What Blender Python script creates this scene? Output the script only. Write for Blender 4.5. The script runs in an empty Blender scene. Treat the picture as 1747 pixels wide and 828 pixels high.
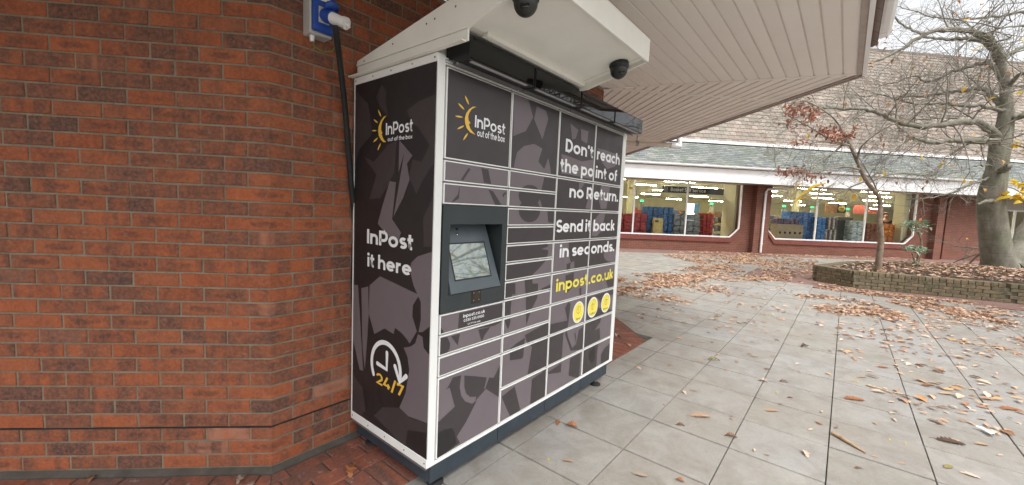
import bpy, bmesh, math, random
from mathutils import Vector, Matrix, noise
sc = bpy.context.scene
random.seed(7)
V = Vector
# ------------------------------------------------------------------ camera (calibrated from the photograph)
CF, CX, CY, CZ = 691.86, -1.2637, -1.5222, 1.4732
YAW, PITCH, ROLL = 0.8845, -0.0842, 0.0435
def cam_axes():
    f = V((math.sin(YAW)*math.cos(PITCH), math.cos(YAW)*math.cos(PITCH), math.sin(PITCH)))
    r = V((math.cos(YAW), -math.sin(YAW), 0)); u = r.cross(f)
    return math.cos(ROLL)*r+math.sin(ROLL)*u, -math.sin(ROLL)*r+math.cos(ROLL)*u, f
CR, CU, CFW = cam_axes(); CP = V((CX, CY, CZ))
cam = bpy.data.cameras.new('camera'); cam.sensor_fit = 'HORIZONTAL'; cam.sensor_width = 36
cam.lens = CF/1747*36; cam.clip_start = .05; cam.clip_end = 2000
camo = bpy.data.objects.new('camera', cam); sc.collection.objects.link(camo)
camo.matrix_world = Matrix(((CR.x, CU.x, -CFW.x, CX), (CR.y, CU.y, -CFW.y, CY), (CR.z, CU.z, -CFW.z, CZ), (0, 0, 0, 1)))
sc.camera = camo
# ------------------------------------------------------------------ sky, sun, exposure: overcast daylight
SUN_EL, SUN_ROT = math.radians(60), math.radians(208)
w = bpy.data.worlds.new('World'); sc.world = w; w.use_nodes = True
wn = w.node_tree.nodes; wl = w.node_tree.links
sky = wn.new('ShaderNodeTexSky'); sky.sky_type = 'NISHITA'; sky.sun_disc = False
sky.sun_elevation = SUN_EL; sky.sun_rotation = SUN_ROT; sky.air_density = 1.0; sky.dust_density = 4.0; sky.ozone_density = 1.0
hs = wn.new('ShaderNodeHueSaturation'); hs.inputs['Saturation'].default_value = .12
wl.new(sky.outputs[0], hs.inputs['Color']); wl.new(hs.outputs[0], wn['Background'].inputs[0])
wn['Background'].inputs[1].default_value = .15
sl = bpy.data.lights.new('sun', 'SUN'); sl.energy = .9; sl.angle = math.radians(25); sl.color = (1, .97, .93)
so = bpy.data.objects.new('sun', sl); sc.collection.objects.link(so)
# the lamp comes from the same direction as the sky's sun (sun_rotation is measured clockwise from +Y)
sd = V((math.sin(SUN_ROT)*math.cos(SUN_EL), math.cos(SUN_ROT)*math.cos(SUN_EL), math.sin(SUN_EL)))
so.rotation_euler = sd.to_track_quat('Z', 'Y').to_euler()
sc.view_settings.view_transform = 'Standard'; sc.view_settings.look = 'None'
sc.view_settings.exposure = 1.15; sc.view_settings.gamma = 1; sc.view_settings.use_curve_mapping = False
# ------------------------------------------------------------------ pixel -> place helpers (a pixel gives a direction, a plane gives the distance)
def ray(px, py):
    return (CR*((px-873.5)/CF) + CU*(-(py-414)/CF) + CFW)
def on_plane(px, py, P, n):
    d = ray(px, py); n = V(n); return CP + d*(n.dot(V(P)-CP)/n.dot(d))
def ground(px, py, z=0): return on_plane(px, py, (0, 0, z), (0, 0, 1))
def front(px, py):
    p = on_plane(px, py, (0, 0, 0), (0, 1, 0)); return (p.x, p.z)
def side(px, py):
    p = on_plane(px, py, (0, 0, 0), (1, 0, 0)); return (p.y, p.z)
def project(P):
    v = V(P)-CP; z = v.dot(CFW)
    return (873.5+CF*v.dot(CR)/z, 414-CF*v.dot(CU)/z, z)
# ------------------------------------------------------------------ scene helpers
COL = sc.collection
def link(o, parent=None):
    COL.objects.link(o)
    if parent is not None: o.parent = parent
    return o
def tag(o, label=None, cat=None, group=None, kind=None):
    if label: o['label'] = label
    if cat: o['category'] = cat
    if group: o['group'] = group
    if kind: o['kind'] = kind
    return o
def empty(name, loc=(0, 0, 0), rz=0):
    o = bpy.data.objects.new(name, None); o.location = loc; o.rotation_euler = (0, 0, rz); o.empty_display_size = .1
    return link(o)
def inst(name, me, loc, rot=(0, 0, 0), parent=None, scale=None):
    o = bpy.data.objects.new(name, me); o.location = loc; o.rotation_euler = rot
    if scale is not None: o.scale = scale
    return link(o, parent)
class MB:
    def __init__(s): s.v = []; s.f = []; s.m = []; s.s = []; s.r = []
    def add(s, vs, fs, m=0, smooth=False, rnd=0.):
        b = len(s.v); s.v += [tuple(p) for p in vs]
        for f in fs: s.f.append([b+i for i in f]); s.m.append(m); s.s.append(smooth); s.r.append(rnd)
    def box(s, x0, x1, y0, y1, z0, z1, m=0, bev=0, rnd=0., xf=None):
        if bev <= 0:
            vs = [(x, y, z) for z in (z0, z1) for y in (y0, y1) for x in (x0, x1)]
            fs = [(0, 2, 3, 1), (4, 5, 7, 6), (0, 1, 5, 4), (2, 6, 7, 3), (0, 4, 6, 2), (1, 3, 7, 5)]
        else:
            c = V(((x0+x1)/2, (y0+y1)/2, (z0+z1)/2)); h = V(((x1-x0)/2, (y1-y0)/2, (z1-z0)/2)); b = min(bev, .49*min(h)*2)
            vs = []; ix = {}
            for sx in (-1, 1):
                for sy in (-1, 1):
                    for sz in (-1, 1):
                        for a in range(3):
                            p = [h.x-b, h.y-b, h.z-b]; p[a] = h[a]
                            ix[(sx, sy, sz, a)] = len(vs); vs.append((c.x+sx*p[0], c.y+sy*p[1], c.z+sz*p[2]))
            fs = []
            def orient(f):
                P = [V(vs[i]) for i in f]; n = (P[1]-P[0]).cross(P[2]-P[0]); m_ = sum(P, V())/len(P)-c
                return f if n.dot(m_) > 0 else f[::-1]
            S = (-1, 1)
            for q in S:
                fs.append(orient([ix[(q, a, b_, 0)] for a, b_ in ((-1, -1), (1, -1), (1, 1), (-1, 1))]))
                fs.append(orient([ix[(a, q, b_, 1)] for a, b_ in ((-1, -1), (1, -1), (1, 1), (-1, 1))]))
                fs.append(orient([ix[(a, b_, q, 2)] for a, b_ in ((-1, -1), (1, -1), (1, 1), (-1, 1))]))
            for a in S:
                for b_ in S:
                    fs.append(orient([ix[(a, b_, -1, 0)], ix[(a, b_, 1, 0)], ix[(a, b_, 1, 1)], ix[(a, b_, -1, 1)]]))
                    fs.append(orient([ix[(a, -1, b_, 0)], ix[(a, 1, b_, 0)], ix[(a, 1, b_, 2)], ix[(a, -1, b_, 2)]]))
                    fs.append(orient([ix[(-1, a, b_, 1)], ix[(1, a, b_, 1)], ix[(1, a, b_, 2)], ix[(-1, a, b_, 2)]]))
                    for d in S: fs.append(orient([ix[(a, b_, d, 0)], ix[(a, b_, d, 1)], ix[(a, b_, d, 2)]]))
        if xf: vs = [xf(V(p)) for p in vs]
        s.add(vs, fs, m, False, rnd); return s
    def prism(s, poly, to3, t0, t1, m=0, rnd=0.):
        """poly: 2D points; to3(a,b,t) -> 3D"""
        n = len(poly); vs = [to3(a, b, t0) for a, b in poly]+[to3(a, b, t1) for a, b in poly]
        fs = [list(range(n))[::-1], list(range(n, 2*n))]+[[i, (i+1) % n, n+(i+1) % n, n+i] for i in range(n)]
        s.add(vs, fs, m, False, rnd); return s
    def sheet(s, poly, to3, m=0, rnd=0.):
        s.add([to3(a, b) for a, b in poly], [list(range(len(poly)))], m, False, rnd); return s
    def tube(s, pts, rad, n=8, m=0, cap=True, rnd=0., flat=False):
        pts = [V(p) for p in pts]; k = len(pts)
        if not hasattr(rad, '__len__'): rad = [rad]*k
        vs = []; up = None
        for i, p in enumerate(pts):
            d = (pts[min(i+1, k-1)]-pts[max(i-1, 0)])
            if d.length < 1e-9: d = V((0, 0, 1))
            d.normalize()
            if up is None: up = V((0, 0, 1)) if abs(d.z) < .9 else V((1, 0, 0))
            a = d.cross(up)
            if a.length < 1e-4: a = d.cross(V((.3, .9, .2)))
            a.normalize(); b = a.cross(d); up = b
            for j in range(n):
                t = 2*math.pi*j/n; vs.append(p+(a*math.cos(t)+b*math.sin(t))*rad[i])
        fs = [[i*n+j, i*n+(j+1) % n, (i+1)*n+(j+1) % n, (i+1)*n+j] for i in range(k-1) for j in range(n)]
        s.add(vs, fs, m, not flat, rnd)
        if cap and n > 3:
            s.add(vs[:n], [list(range(n))[::-1]], m, False, rnd); s.add(vs[-n:], [list(range(n))], m, False, rnd)
        return s
    def lathe(s, prof, n=20, m=0, xf=None, smooth=True):
        """prof: (r,z) list; revolve about z"""
        vs = [V((r*math.cos(2*math.pi*j/n), r*math.sin(2*math.pi*j/n), z)) for r, z in prof for j in range(n)]
        if xf: vs = [xf(p) for p in vs]
        k = len(prof)
        fs = [[i*n+j, i*n+(j+1) % n, (i+1)*n+(j+1) % n, (i+1)*n+j] for i in range(k-1) for j in range(n)]
        s.add(vs, fs, m, smooth); return s
    def mesh(s, name, mats, rnd=False):
        me = bpy.data.meshes.new(name); me.from_pydata(s.v, [], s.f)
        for x in (mats if isinstance(mats, (list, tuple)) else [mats]): me.materials.append(x)
        me.polygons.foreach_set('material_index', s.m); me.polygons.foreach_set('use_smooth', s.s)
        if rnd:
            a = me.attributes.new('rnd', 'FLOAT', 'FACE'); a.data.foreach_set('value', s.r)
        me.update(); return me
    def build(s, name, mats, parent=None, rnd=False, loc=(0, 0, 0), rot=(0, 0, 0)):
        return inst(name, s.mesh(name, mats, rnd), loc, rot, parent)
def clip(poly, n, d):
    """keep the part of a 2D polygon with n.p <= d"""
    out = []
    for i, p in enumerate(poly):
        q = poly[(i+1) % len(poly)]; a = n[0]*p[0]+n[1]*p[1]-d; b = n[0]*q[0]+n[1]*q[1]-d
        if a <= 0: out.append(p)
        if (a < 0 < b) or (b < 0 < a):
            t = a/(a-b); out.append((p[0]+(q[0]-p[0])*t, p[1]+(q[1]-p[1])*t))
    return out
def clip_rect(poly, x0, x1, z0, z1):
    for n, d in (((-1, 0), -x0), ((1, 0), x1), ((0, -1), -z0), ((0, 1), z1)):
        if len(poly) < 3: return []
        poly = clip(poly, n, d)
    return poly if len(poly) > 2 else []
def area2(p): return .5*sum(p[i][0]*p[(i+1) % len(p)][1]-p[(i+1) % len(p)][0]*p[i][1] for i in range(len(p)))
def inpoly(p, poly):
    c = False; j = len(poly)-1
    for i in range(len(poly)):
        a, b = poly[i], poly[j]
        if (a[1] > p[1]) != (b[1] > p[1]) and p[0] < (b[0]-a[0])*(p[1]-a[1])/(b[1]-a[1])+a[0]: c = not c
        j = i
    return c
# ------------------------------------------------------------------ materials
class NT:
    def __init__(s, name):
        s.mat = bpy.data.materials.new(name); s.mat.use_nodes = True; s.t = s.mat.node_tree
        s.b = s.t.nodes['Principled BSDF']; s.out = s.t.nodes['Material Output']
    def n(s, typ, **kw):
        x = s.t.nodes.new('ShaderNode'+typ)
        for k, v in kw.items():
            if k.startswith('i_'): x.inputs[int(k[2:]) if k[2:].isdigit() else k[2:]].default_value = v
            else: setattr(x, k, v)
        return x
    def l(s, a, b): s.t.links.new(a, b)
    def obj(s): return s.n('TexCoord').outputs['Object']
    def pos(s): return s.n('NewGeometry').outputs['Position']
    def noise(s, co, scale, detail=4, rough=.55, w=None, dist=0):
        x = s.n('TexNoise'); x.inputs['Scale'].default_value = scale; x.inputs['Detail'].default_value = detail
        x.inputs['Roughness'].default_value = rough; x.inputs['Distortion'].default_value = dist
        if w is not None: x.noise_dimensions = '4D'; s.l(w, x.inputs['W'])
        s.l(co, x.inputs['Vector']); return x.outputs['Fac']
    def ramp(s, fac, stops, interp='LINEAR'):
        x = s.n('ValToRGB'); r = x.color_ramp; r.interpolation = interp
        while len(r.elements) < len(stops): r.elements.new(.5)
        for e, (p, c) in zip(r.elements, stops):
            e.position = p; e.color = (c, c, c, 1) if not hasattr(c, '__len__') else (*c[:3], 1)
        s.l(fac, x.inputs[0]); return x.outputs[0]
    def mix(s, fac, a, b, mode='MIX'):
        x = s.n('Mix', data_type='RGBA', blend_type=mode)
        for v, i in ((fac, 0), (a, 6), (b, 7)):
            if isinstance(v, bpy.types.NodeSocket): s.l(v, x.inputs[i])
            elif i == 0: x.inputs[0].default_value = v
            else: x.inputs[i].default_value = (*v[:3], 1)
        return x.outputs[2]
    def math(s, op, a, b=None):
        x = s.n('Math', operation=op)
        for v, i in ((a, 0), (b, 1)):
            if v is None: continue
            if isinstance(v, bpy.types.NodeSocket): s.l(v, x.inputs[i])
            else: x.inputs[i].default_value = v
        return x.outputs[0]
    def scale(s, co, v):
        x = s.n('VectorMath', operation='MULTIPLY'); s.l(co, x.inputs[0]); x.inputs[1].default_value = v; return x.outputs[0]
    def rnd(s, attr): return s.n('Attribute', attribute_name='rnd').outputs['Fac'] if attr else s.n('ObjectInfo').outputs['Random']
    def color(s, c):
        if isinstance(c, bpy.types.NodeSocket): s.l(c, s.b.inputs['Base Color'])
        else: s.b.inputs['Base Color'].default_value = (*c[:3], 1)
    def rough(s, r):
        if isinstance(r, bpy.types.NodeSocket): s.l(r, s.b.inputs['Roughness'])
        else: s.b.inputs['Roughness'].default_value = r
    def bump(s, h, strength=.3, dist=.01):
        x = s.n('Bump'); x.inputs['Strength'].default_value = strength; x.inputs['Distance'].default_value = dist
        s.l(h, x.inputs['Height']); s.l(x.outputs[0], s.b.inputs['Normal'])
MATS = {}
def plain(name, c, rough=.5, metal=0., var=.08, scale=12., bump=0., bscale=80., coat=0., emit=None, spec=None):
    if name in MATS: return MATS[name]
    m = NT(name); co = m.pos()
    if var > 0:
        f = m.noise(co, scale, 5); lo = tuple(x*(1-var*2) for x in c); hi = tuple(min(1, x*(1+var*2)) for x in c)
        m.color(m.ramp(f, [(.25, lo), (.75, hi)]))
        m.rough(m.ramp(m.noise(co, scale*3, 3), [(.3, max(0, rough-.08)), (.7, min(1, rough+.08))]))
    else: m.color(c); m.rough(rough)
    m.b.inputs['Metallic'].default_value = metal; m.b.inputs['Coat Weight'].default_value = coat
    if spec is not None: m.b.inputs['Specular IOR Level'].default_value = spec
    if emit: m.b.inputs['Emission Color'].default_value = (*emit[0], 1); m.b.inputs['Emission Strength'].default_value = emit[1]
    if bump: m.bump(m.noise(co, bscale, 4), bump)
    MATS[name] = m.mat; return m.mat
def brick_mat(name, attr, tones, smear=(.32, .25, .20), dark=(.062, .042, .037), smear_amt=.5, bandc=(.12, .062, .044), hotc=(.38, .105, .038)):
    m = NT(name); co = m.obj(); r = m.rnd(attr); w = m.math('MULTIPLY', r, 61.)
    base = m.ramp(r, tones)
    r2 = m.math('FRACT', m.math('MULTIPLY', r, 17.3)); r3 = m.math('FRACT', m.math('MULTIPLY', r, 41.7))
    # flashed bands across a brick
    band = m.noise(m.scale(co, (13, 1, 2)), 1., 2, .5, w)
    c = m.mix(m.math('MULTIPLY', m.ramp(band, [(.45, 0.), (.57, 1.)]), m.ramp(r2, [(.30, 0.), (.55, .75)])), base, bandc)
    hot = m.noise(m.scale(co, (9, 1, 3)), 1.3, 2, .5, m.math('ADD', w, 9.))
    c = m.mix(m.math('MULTIPLY', m.ramp(hot, [(.50, 0.), (.66, 1.)]), .5), c, hotc)
    if not attr:   # dark kiss mark in the middle of some bricks
        sp = m.n('SeparateXYZ'); m.l(co, sp.inputs[0]); ex = m.math('ABSOLUTE', m.math('MULTIPLY', sp.outputs[0], 10.5)); ez = m.math('ABSOLUTE', m.math('MULTIPLY', m.math('SUBTRACT', sp.outputs[2], .033), 36.))
        dist_ = m.math('ADD', m.math('POWER', ex, 3.), m.math('POWER', ez, 2.)); dist_ = m.math('SUBTRACT', m.math('ADD', dist_, m.math('MULTIPLY', m.noise(co, 22, 5, .7, w), 1.9)), .35)
        c = m.mix(m.math('MULTIPLY', m.ramp(dist_, [(.70, 1.), (1.35, 0.)]), m.ramp(r3, [(.62, 0.), (.78, .6)])), c, dark)
    blot = m.noise(co, 11, 4, .55, w)
    c = m.mix(m.math('MULTIPLY', m.ramp(blot, [(.48, 0.), (.68, 1.)]), .5), c, dark)
    fine = m.noise(co, 160, 4, .75, w)
    c = m.mix(m.ramp(fine, [(.28, .7), (.44, 0.)]), c, (.045, .03, .026))
    c = m.mix(m.math('MULTIPLY', m.ramp(m.noise(co, 60, 3, .6, w), [(.4, 0.), (.75, 1.)]), .45), c, tuple(min(1, x*1.35+.035) for x in tones[1][1]))
    sm = m.noise(m.scale(co, (1, 1, 2.4)), 15, 6, .74, m.math('ADD', w, 3.))
    c = m.mix(m.math('MULTIPLY', m.ramp(sm, [(.58, 0.), (.72, 1.)]), smear_amt), c, smear)
    m.color(c); m.rough(.86); m.b.inputs['Specular IOR Level'].default_value = .25
    h = m.math('ADD', m.noise(co, 220, 4, .7, w), m.math('MULTIPLY', m.noise(co, 40, 4, .6, w), 1.2))
    m.bump(h, .55, .005); return m.mat
TONES = [(0., (.235, .070, .033)), (.18, (.34, .098, .040)), (.36, (.30, .096, .043)), (.52, (.25, .090, .047)), (.66, (.18, .078, .049)), (.82, (.125, .066, .048)), (.955, (.085, .057, .048)), (.965, (.31, .135, .082)), (1., (.36, .17, .11))]
M_brick = brick_mat('red_brick', False, TONES); M_brick_s = brick_mat('red_brick_mass', True, TONES)
PT = [(0., (.185, .066, .046)), (.5, (.23, .085, .058)), (.8, (.165, .075, .057)), (1., (.13, .088, .074))]
M_paver = brick_mat('paver_brick', False, PT, (.40, .36, .32), (.09, .065, .058), .85)
M_paver_s = brick_mat('paver_brick_mass', True, PT, (.40, .36, .32), (.09, .065, .058), .85)
QT = [(0., (.13, .108, .066)), (.35, (.185, .152, .092)), (.7, (.215, .172, .112)), (.9, (.235, .155, .092)), (1., (.115, .10, .065))]
M_planter = brick_mat('planter_brick', False, QT, (.14, .15, .07), (.038, .036, .024), .8, (.08, .072, .045), (.175, .135, .085))
M_planter_s = brick_mat('planter_brick_mass', True, QT, (.14, .15, .07), (.038, .036, .024), .8, (.08, .072, .045), (.175, .135, .085))
def mortar_mat(name, c1, c2):
    m = NT(name); co = m.pos(); f = m.noise(co, 9, 6, .65)
    c = m.ramp(f, [(.3, c1), (.7, c2)]); c = m.mix(m.ramp(m.noise(co, 130, 3, .7), [(.3, .6), (.45, 0.)]), c, (.05, .045, .04))
    m.color(c); m.rough(.95); m.bump(m.noise(co, 260, 4, .7), .5, .004); return m.mat
M_mortar = mortar_mat('mortar', (.175, .143, .10), (.285, .235, .17))
M_cement = mortar_mat('cement_fillet', (.05, .043, .036), (.105, .09, .075))
M_joint = mortar_mat('paving_joint', (.085, .078, .068), (.17, .155, .13))
M_dpc = plain('damp_course', (.02, .02, .02), .8)
def slab_mat(name, attr):
    m = NT(name); co = m.pos(); r = m.rnd(attr)
    base = m.ramp(r, [(0., (.262, .248, .222)), (.3, (.285, .275, .256)), (.6, (.302, .298, .288)), (.85, (.280, .269, .250)), (1., (.266, .250, .226))])
    big = m.noise(co, .55, 6, .65); c = m.mix(m.math('MULTIPLY', m.ramp(big, [(.42, 0.), (.66, 1.)]), .5), base, (.27, .235, .19))
    st = m.noise(co, 4.5, 8, .72, dist=.8); c = m.mix(m.math('MULTIPLY', m.ramp(st, [(.44, 0.), (.70, 1.)]), .6), c, (.16, .14, .113))
    lt = m.noise(co, 2.6, 7, .72, dist=.4); c = m.mix(m.math('MULTIPLY', m.ramp(lt, [(.52, 0.), (.74, 1.)]), .5), c, (.40, .385, .36))
    sp = m.noise(co, 230, 3, .8); c = m.mix(m.ramp(sp, [(.32, .6), (.46, 0.)]), c, (.11, .10, .09))
    sp2 = m.noise(co, 150, 3, .8); c = m.mix(m.ramp(sp2, [(.58, 0.), (.75, .4)]), c, (.47, .45, .42))
    sp3 = m.noise(co, 38, 5, .75); c = m.mix(m.ramp(sp3, [(.55, 0.), (.72, .5)]), c, (.14, .122, .10))
    bl = m.noise(co, 1.9, 3, .5, dist=1.2); c = m.mix(m.ramp(bl, [(.60, 0.), (.66, .32)]), c, (.19, .17, .15))
    m.color(c); m.rough(m.ramp(m.noise(co, 2.3, 6, .6), [(.35, .38), (.65, .7)]))
    m.b.inputs['Specular IOR Level'].default_value = .5
    m.bump(m.math('ADD', m.noise(co, 320, 3, .7), m.math('MULTIPLY', m.noise(co, 30, 4), .6)), .3, .004); return m.mat
M_slab = slab_mat('paving_slab', False); M_slab_s = slab_mat('paving_slab_mass', True)
def gloss_mat(name, attr_ramp=None, c=(.5, .5, .5), rough=.4, **k): return plain(name, c, rough, **k)
M_white = plain('white_powder_coat', (.80, .80, .77), .38, var=.02, scale=5)
M_cream = plain('cream_sheet_metal', (.80, .78, .71), .42, var=.03, scale=4)
M_grey = plain('grey_steel', (.26, .26, .26), .4, metal=.6, var=.05)
M_plinth = plain('slate_blue_plinth', (.030, .042, .054), .42, var=.1, scale=9)
M_term = plain('charcoal_terminal', (.028, .036, .038), .40, var=.06, scale=9)
M_bezel = plain('bezel_grey', (.085, .105, .118), .38, var=.05)
M_black = plain('black_plastic', (.012, .012, .012), .45, var=.1)
M_rubber = plain('black_rubber', (.014, .014, .014), .75, var=.2)
M_gloss = plain('gloss_black_panel', (.004, .004, .004), .03, var=0, coat=1., spec=0.); MATS['gloss_black_panel'].node_tree.nodes['Principled BSDF'].inputs['Coat IOR'].default_value = 1.45; MATS['gloss_black_panel'].node_tree.nodes['Principled BSDF'].inputs['Coat Roughness'].default_value = .015
M_screen = plain('screen_glass', (.03, .04, .04), .05, var=0, coat=1., spec=1.0); MATS['screen_glass'].node_tree.nodes['Principled BSDF'].inputs['Coat IOR'].default_value = 2.2; MATS['screen_glass'].node_tree.nodes['Principled BSDF'].inputs['Coat Roughness'].default_value = .02
def screen_emission():
    # emissive mottled pattern under the terminal's screen glass, pale green to tan
    m = M_screen; nt = m.node_tree; bs = nt.nodes['Principled BSDF']; N = NT.__new__(NT); N.mat = m; N.t = nt; N.b = bs
    co = N.pos(); f = N.noise(co, 26, 6, .65, dist=.8); col = N.ramp(f, [(.30, (.10, .18, .17)), (.45, (.30, .42, .36)), (.56, (.52, .60, .50)), (.64, (.46, .38, .16)), (.74, (.62, .66, .60))])
    N.l(col, bs.inputs['Emission Color']); bs.inputs['Emission Strength'].default_value = .16
screen_emission()
M_pk = plain('print_black', (.017, .015, .016), .42, var=.04, scale=3)
M_pd = plain('print_dark_mauve', (.045, .037, .039), .42, var=.04, scale=3)
M_pm = plain('print_mauve', (.15, .124, .135), .42, var=.04, scale=3)
M_ink = plain('print_white', (.82, .82, .82), .45, var=0)
M_yel = plain('print_yellow', (.80, .50, .07), .45, var=0)
M_yel2 = plain('print_lemon', (.85, .72, .10), .45, var=0)
M_line = plain('print_line', (.10, .085, .03), .5, var=0)
M_strip = plain('light_strip_diffuser', (.36, .34, .34), .4, var=0)
M_hole = plain('dark_hole', (.004, .004, .004), .8, var=0)
M_screw = plain('screw_head', (.10, .10, .09), .45, metal=.5, var=0)
M_steel = plain('bright_steel', (.55, .55, .54), .25, metal=1., var=0)
M_sock_b = plain('socket_blue', (.012, .062, .32), .35, var=.03)
M_sock_g = plain('socket_grey', (.50, .50, .48), .45, var=.03)
M_wire = plain('earth_wire', (.13, .22, .03), .5, var=0)
def soffit_mat():
    m = NT('soffit_board'); co = m.pos(); r = m.rnd(False)
    c = m.ramp(r, [(0., (.79, .725, .67)), (1., (.83, .77, .715))])
    c = m.mix(m.math('MULTIPLY', m.ramp(m.noise(co, 1.6, 6, .7), [(.45, 0.), (.75, 1.)]), .35), c, (.70, .635, .585))
    c = m.mix(m.ramp(m.noise(co, 22, 5, .75), [(.66, 0.), (.78, .5)]), c, (.22, .18, .155))
    m.color(c); m.rough(.5); return m.mat
M_soffit = soffit_mat()
M_soffdark = plain('soffit_gap', (.035, .03, .027), .8, var=0)
M_trimbrown = plain('soffit_edge_trim', (.40, .33, .30), .5, var=.06)
M_upvc = plain('white_upvc', (.80, .79, .78), .35, var=.03, scale=3)
M_pipe = plain('beige_pipe', (.62, .54, .46), .4, var=.04)
# ================================================================== GROUND
S2 = math.sqrt(.5)
WY = .7643; CL = V((-.4426, WY, 0)); CRT = V((3.08, WY, 0))
g = MB(); g.sheet([(-60, -70), (80, -70), (80, 80), (-60, 80)], lambda a, b: (a, b, -.035))
ground_o = tag(g.build('ground', M_joint), kind='structure')
paving = tag(empty('paving'), 'large grey concrete paving slabs laid in a square grid across the courtyard', 'paving', kind='structure')
PXS, PYS = .488, .497
def slab_piece(mb, poly, rnd, dz=0.):
    if area2(poly) < 0: poly = poly[::-1]
    cx = sum(p[0] for p in poly)/len(poly); cy = sum(p[1] for p in poly)/len(poly)
    ins = [(p[0]+(cx-p[0])*.010, p[1]+(cy-p[1])*.010) for p in poly]; n = len(poly)
    vs = [(a, b, -.04) for a, b in poly]+[(a, b, -.004+dz) for a, b in poly]+[(a, b, dz) for a, b in ins]
    fs = [list(range(2*n, 3*n))]+[[k*n+i, k*n+(i+1) % n, (k+1)*n+(i+1) % n, (k+1)*n+i] for k in (0, 1) for i in range(n)]
    mb.add(vs, fs, 0, False, rnd)
PLANTER = [(11.36, -.97), (10.82, -1.75), (11.45, -4.2), (12.1, -6.8), (14, -8.8), (17, -8), (17.6, -5.2), (14.6, -2.3), (13.7, -1.62)]
PAVED = [(10.5, .4), (9.9, -1.6), (10.6, -4.6), (11.1, -7.4), (13.6, -9.9), (18.6, -9.), (18.6, -5), (15.5, -1.7), (13.9, -.4), (12.4, .4)]
slabs = []
for j in range(-9, 42):
    for k in range(-30, 26):
        x0 = .61+PXS*j; y1 = -.067-PYS*k; y0 = y1-PYS
        g_ = .0026
        gx_ = .0052; poly = [(x0+gx_, y0+g_), (x0+PXS-gx_, y0+g_), (x0+PXS-gx_, y1-g_), (x0+gx_, y1-g_)]
        if x0 > 3.2: poly = clip(poly, (-1, 1), -3.175)
        elif x0+PXS < -.6: poly = clip(poly, (1, 1), -.545)
        else: poly = clip(poly, (0, 1), .152)
        if len(poly) < 3: continue
        poly = clip(poly, (1, 1), 18.35)
        if len(poly) < 3 or abs(area2(poly)) < .01: continue
        cx = sum(p[0] for p in poly)/len(poly); cy = sum(p[1] for p in poly)/len(poly)
        if inpoly((cx, cy), PLANTER) or inpoly((cx, cy), PAVED): continue
        if cy < -15 or cx < -4: continue
        v = V((cx, cy, 0))-CP; z = v.dot(CFW); key = 1e9
        if z > .3:
            px, py, _ = project((cx, cy, 0))
            if -150 < px < 1900 and py < 1000: key = z
        slabs.append((key, poly))
slabs.sort(key=lambda t: t[0]); mass = MB()
for i, (key, poly) in enumerate(slabs):
    dz = random.uniform(-.0022, .0022)
    if i < 290 and key < 1e8:
        mb = MB(); slab_piece(mb, poly, 0, dz); mb.build('slab', M_slab, paving)
    else: slab_piece(mass, poly, random.random(), dz)
tag(mass.build('slab_field', M_slab_s, paving, rnd=True), kind='stuff')
# red brick paving round the planter and along the shop front: far away, the joints are in the material
def far_brick_mat(name, c1, c2, mort, sx, sy, rot=0., bumpd=.006):
    m = NT(name); co = m.pos(); mp = m.n('Mapping'); m.l(co, mp.inputs[0]); mp.inputs['Rotation'].default_value = (0, 0, rot)
    b = m.n('TexBrick'); m.l(mp.outputs[0], b.inputs['Vector'])
    b.inputs['Color1'].default_value = (*c1, 1); b.inputs['Color2'].default_value = (*c2, 1); b.inputs['Mortar'].default_value = (*mort, 1)
    b.inputs['Scale'].default_value = 1; b.inputs['Brick Width'].default_value = sx; b.inputs['Row Height'].default_value = sy; b.inputs['Mortar Size'].default_value = .006
    c = m.mix(m.math('MULTIPLY', m.ramp(m.noise(co, 2.2, 6, .7), [(.45, 0.), (.7, 1.)]), .5), b.outputs[0], tuple(x*.55 for x in c1))
    m.color(c); m.rough(.85); m.bump(m.math('SUBTRACT', 1., b.outputs['Fac']), .5, bumpd); return m.mat
M_band = far_brick_mat('brick_paving', (.235, .13, .105), (.19, .105, .085), (.16, .13, .11), .21, .105, .78)
pb = MB(); pb.prism(PAVED, lambda a, b, t: (a, b, t), -.04, -.001)
tag(pb.build('brick_paving', M_band), kind='structure')
pf = MB(); q = [(12.0, 6.38), (24.5, -6.12), (25.95, -5.0), (13.45, 7.5)]
pf.prism([(8.8, 9.6), (30, -11.6), (31.2, -10.4), (10, 10.8)], lambda a, b, t: (a, b, t), -.04, -.001)
tag(pf.build('shop_front_pavement', M_band), kind='structure')
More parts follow.
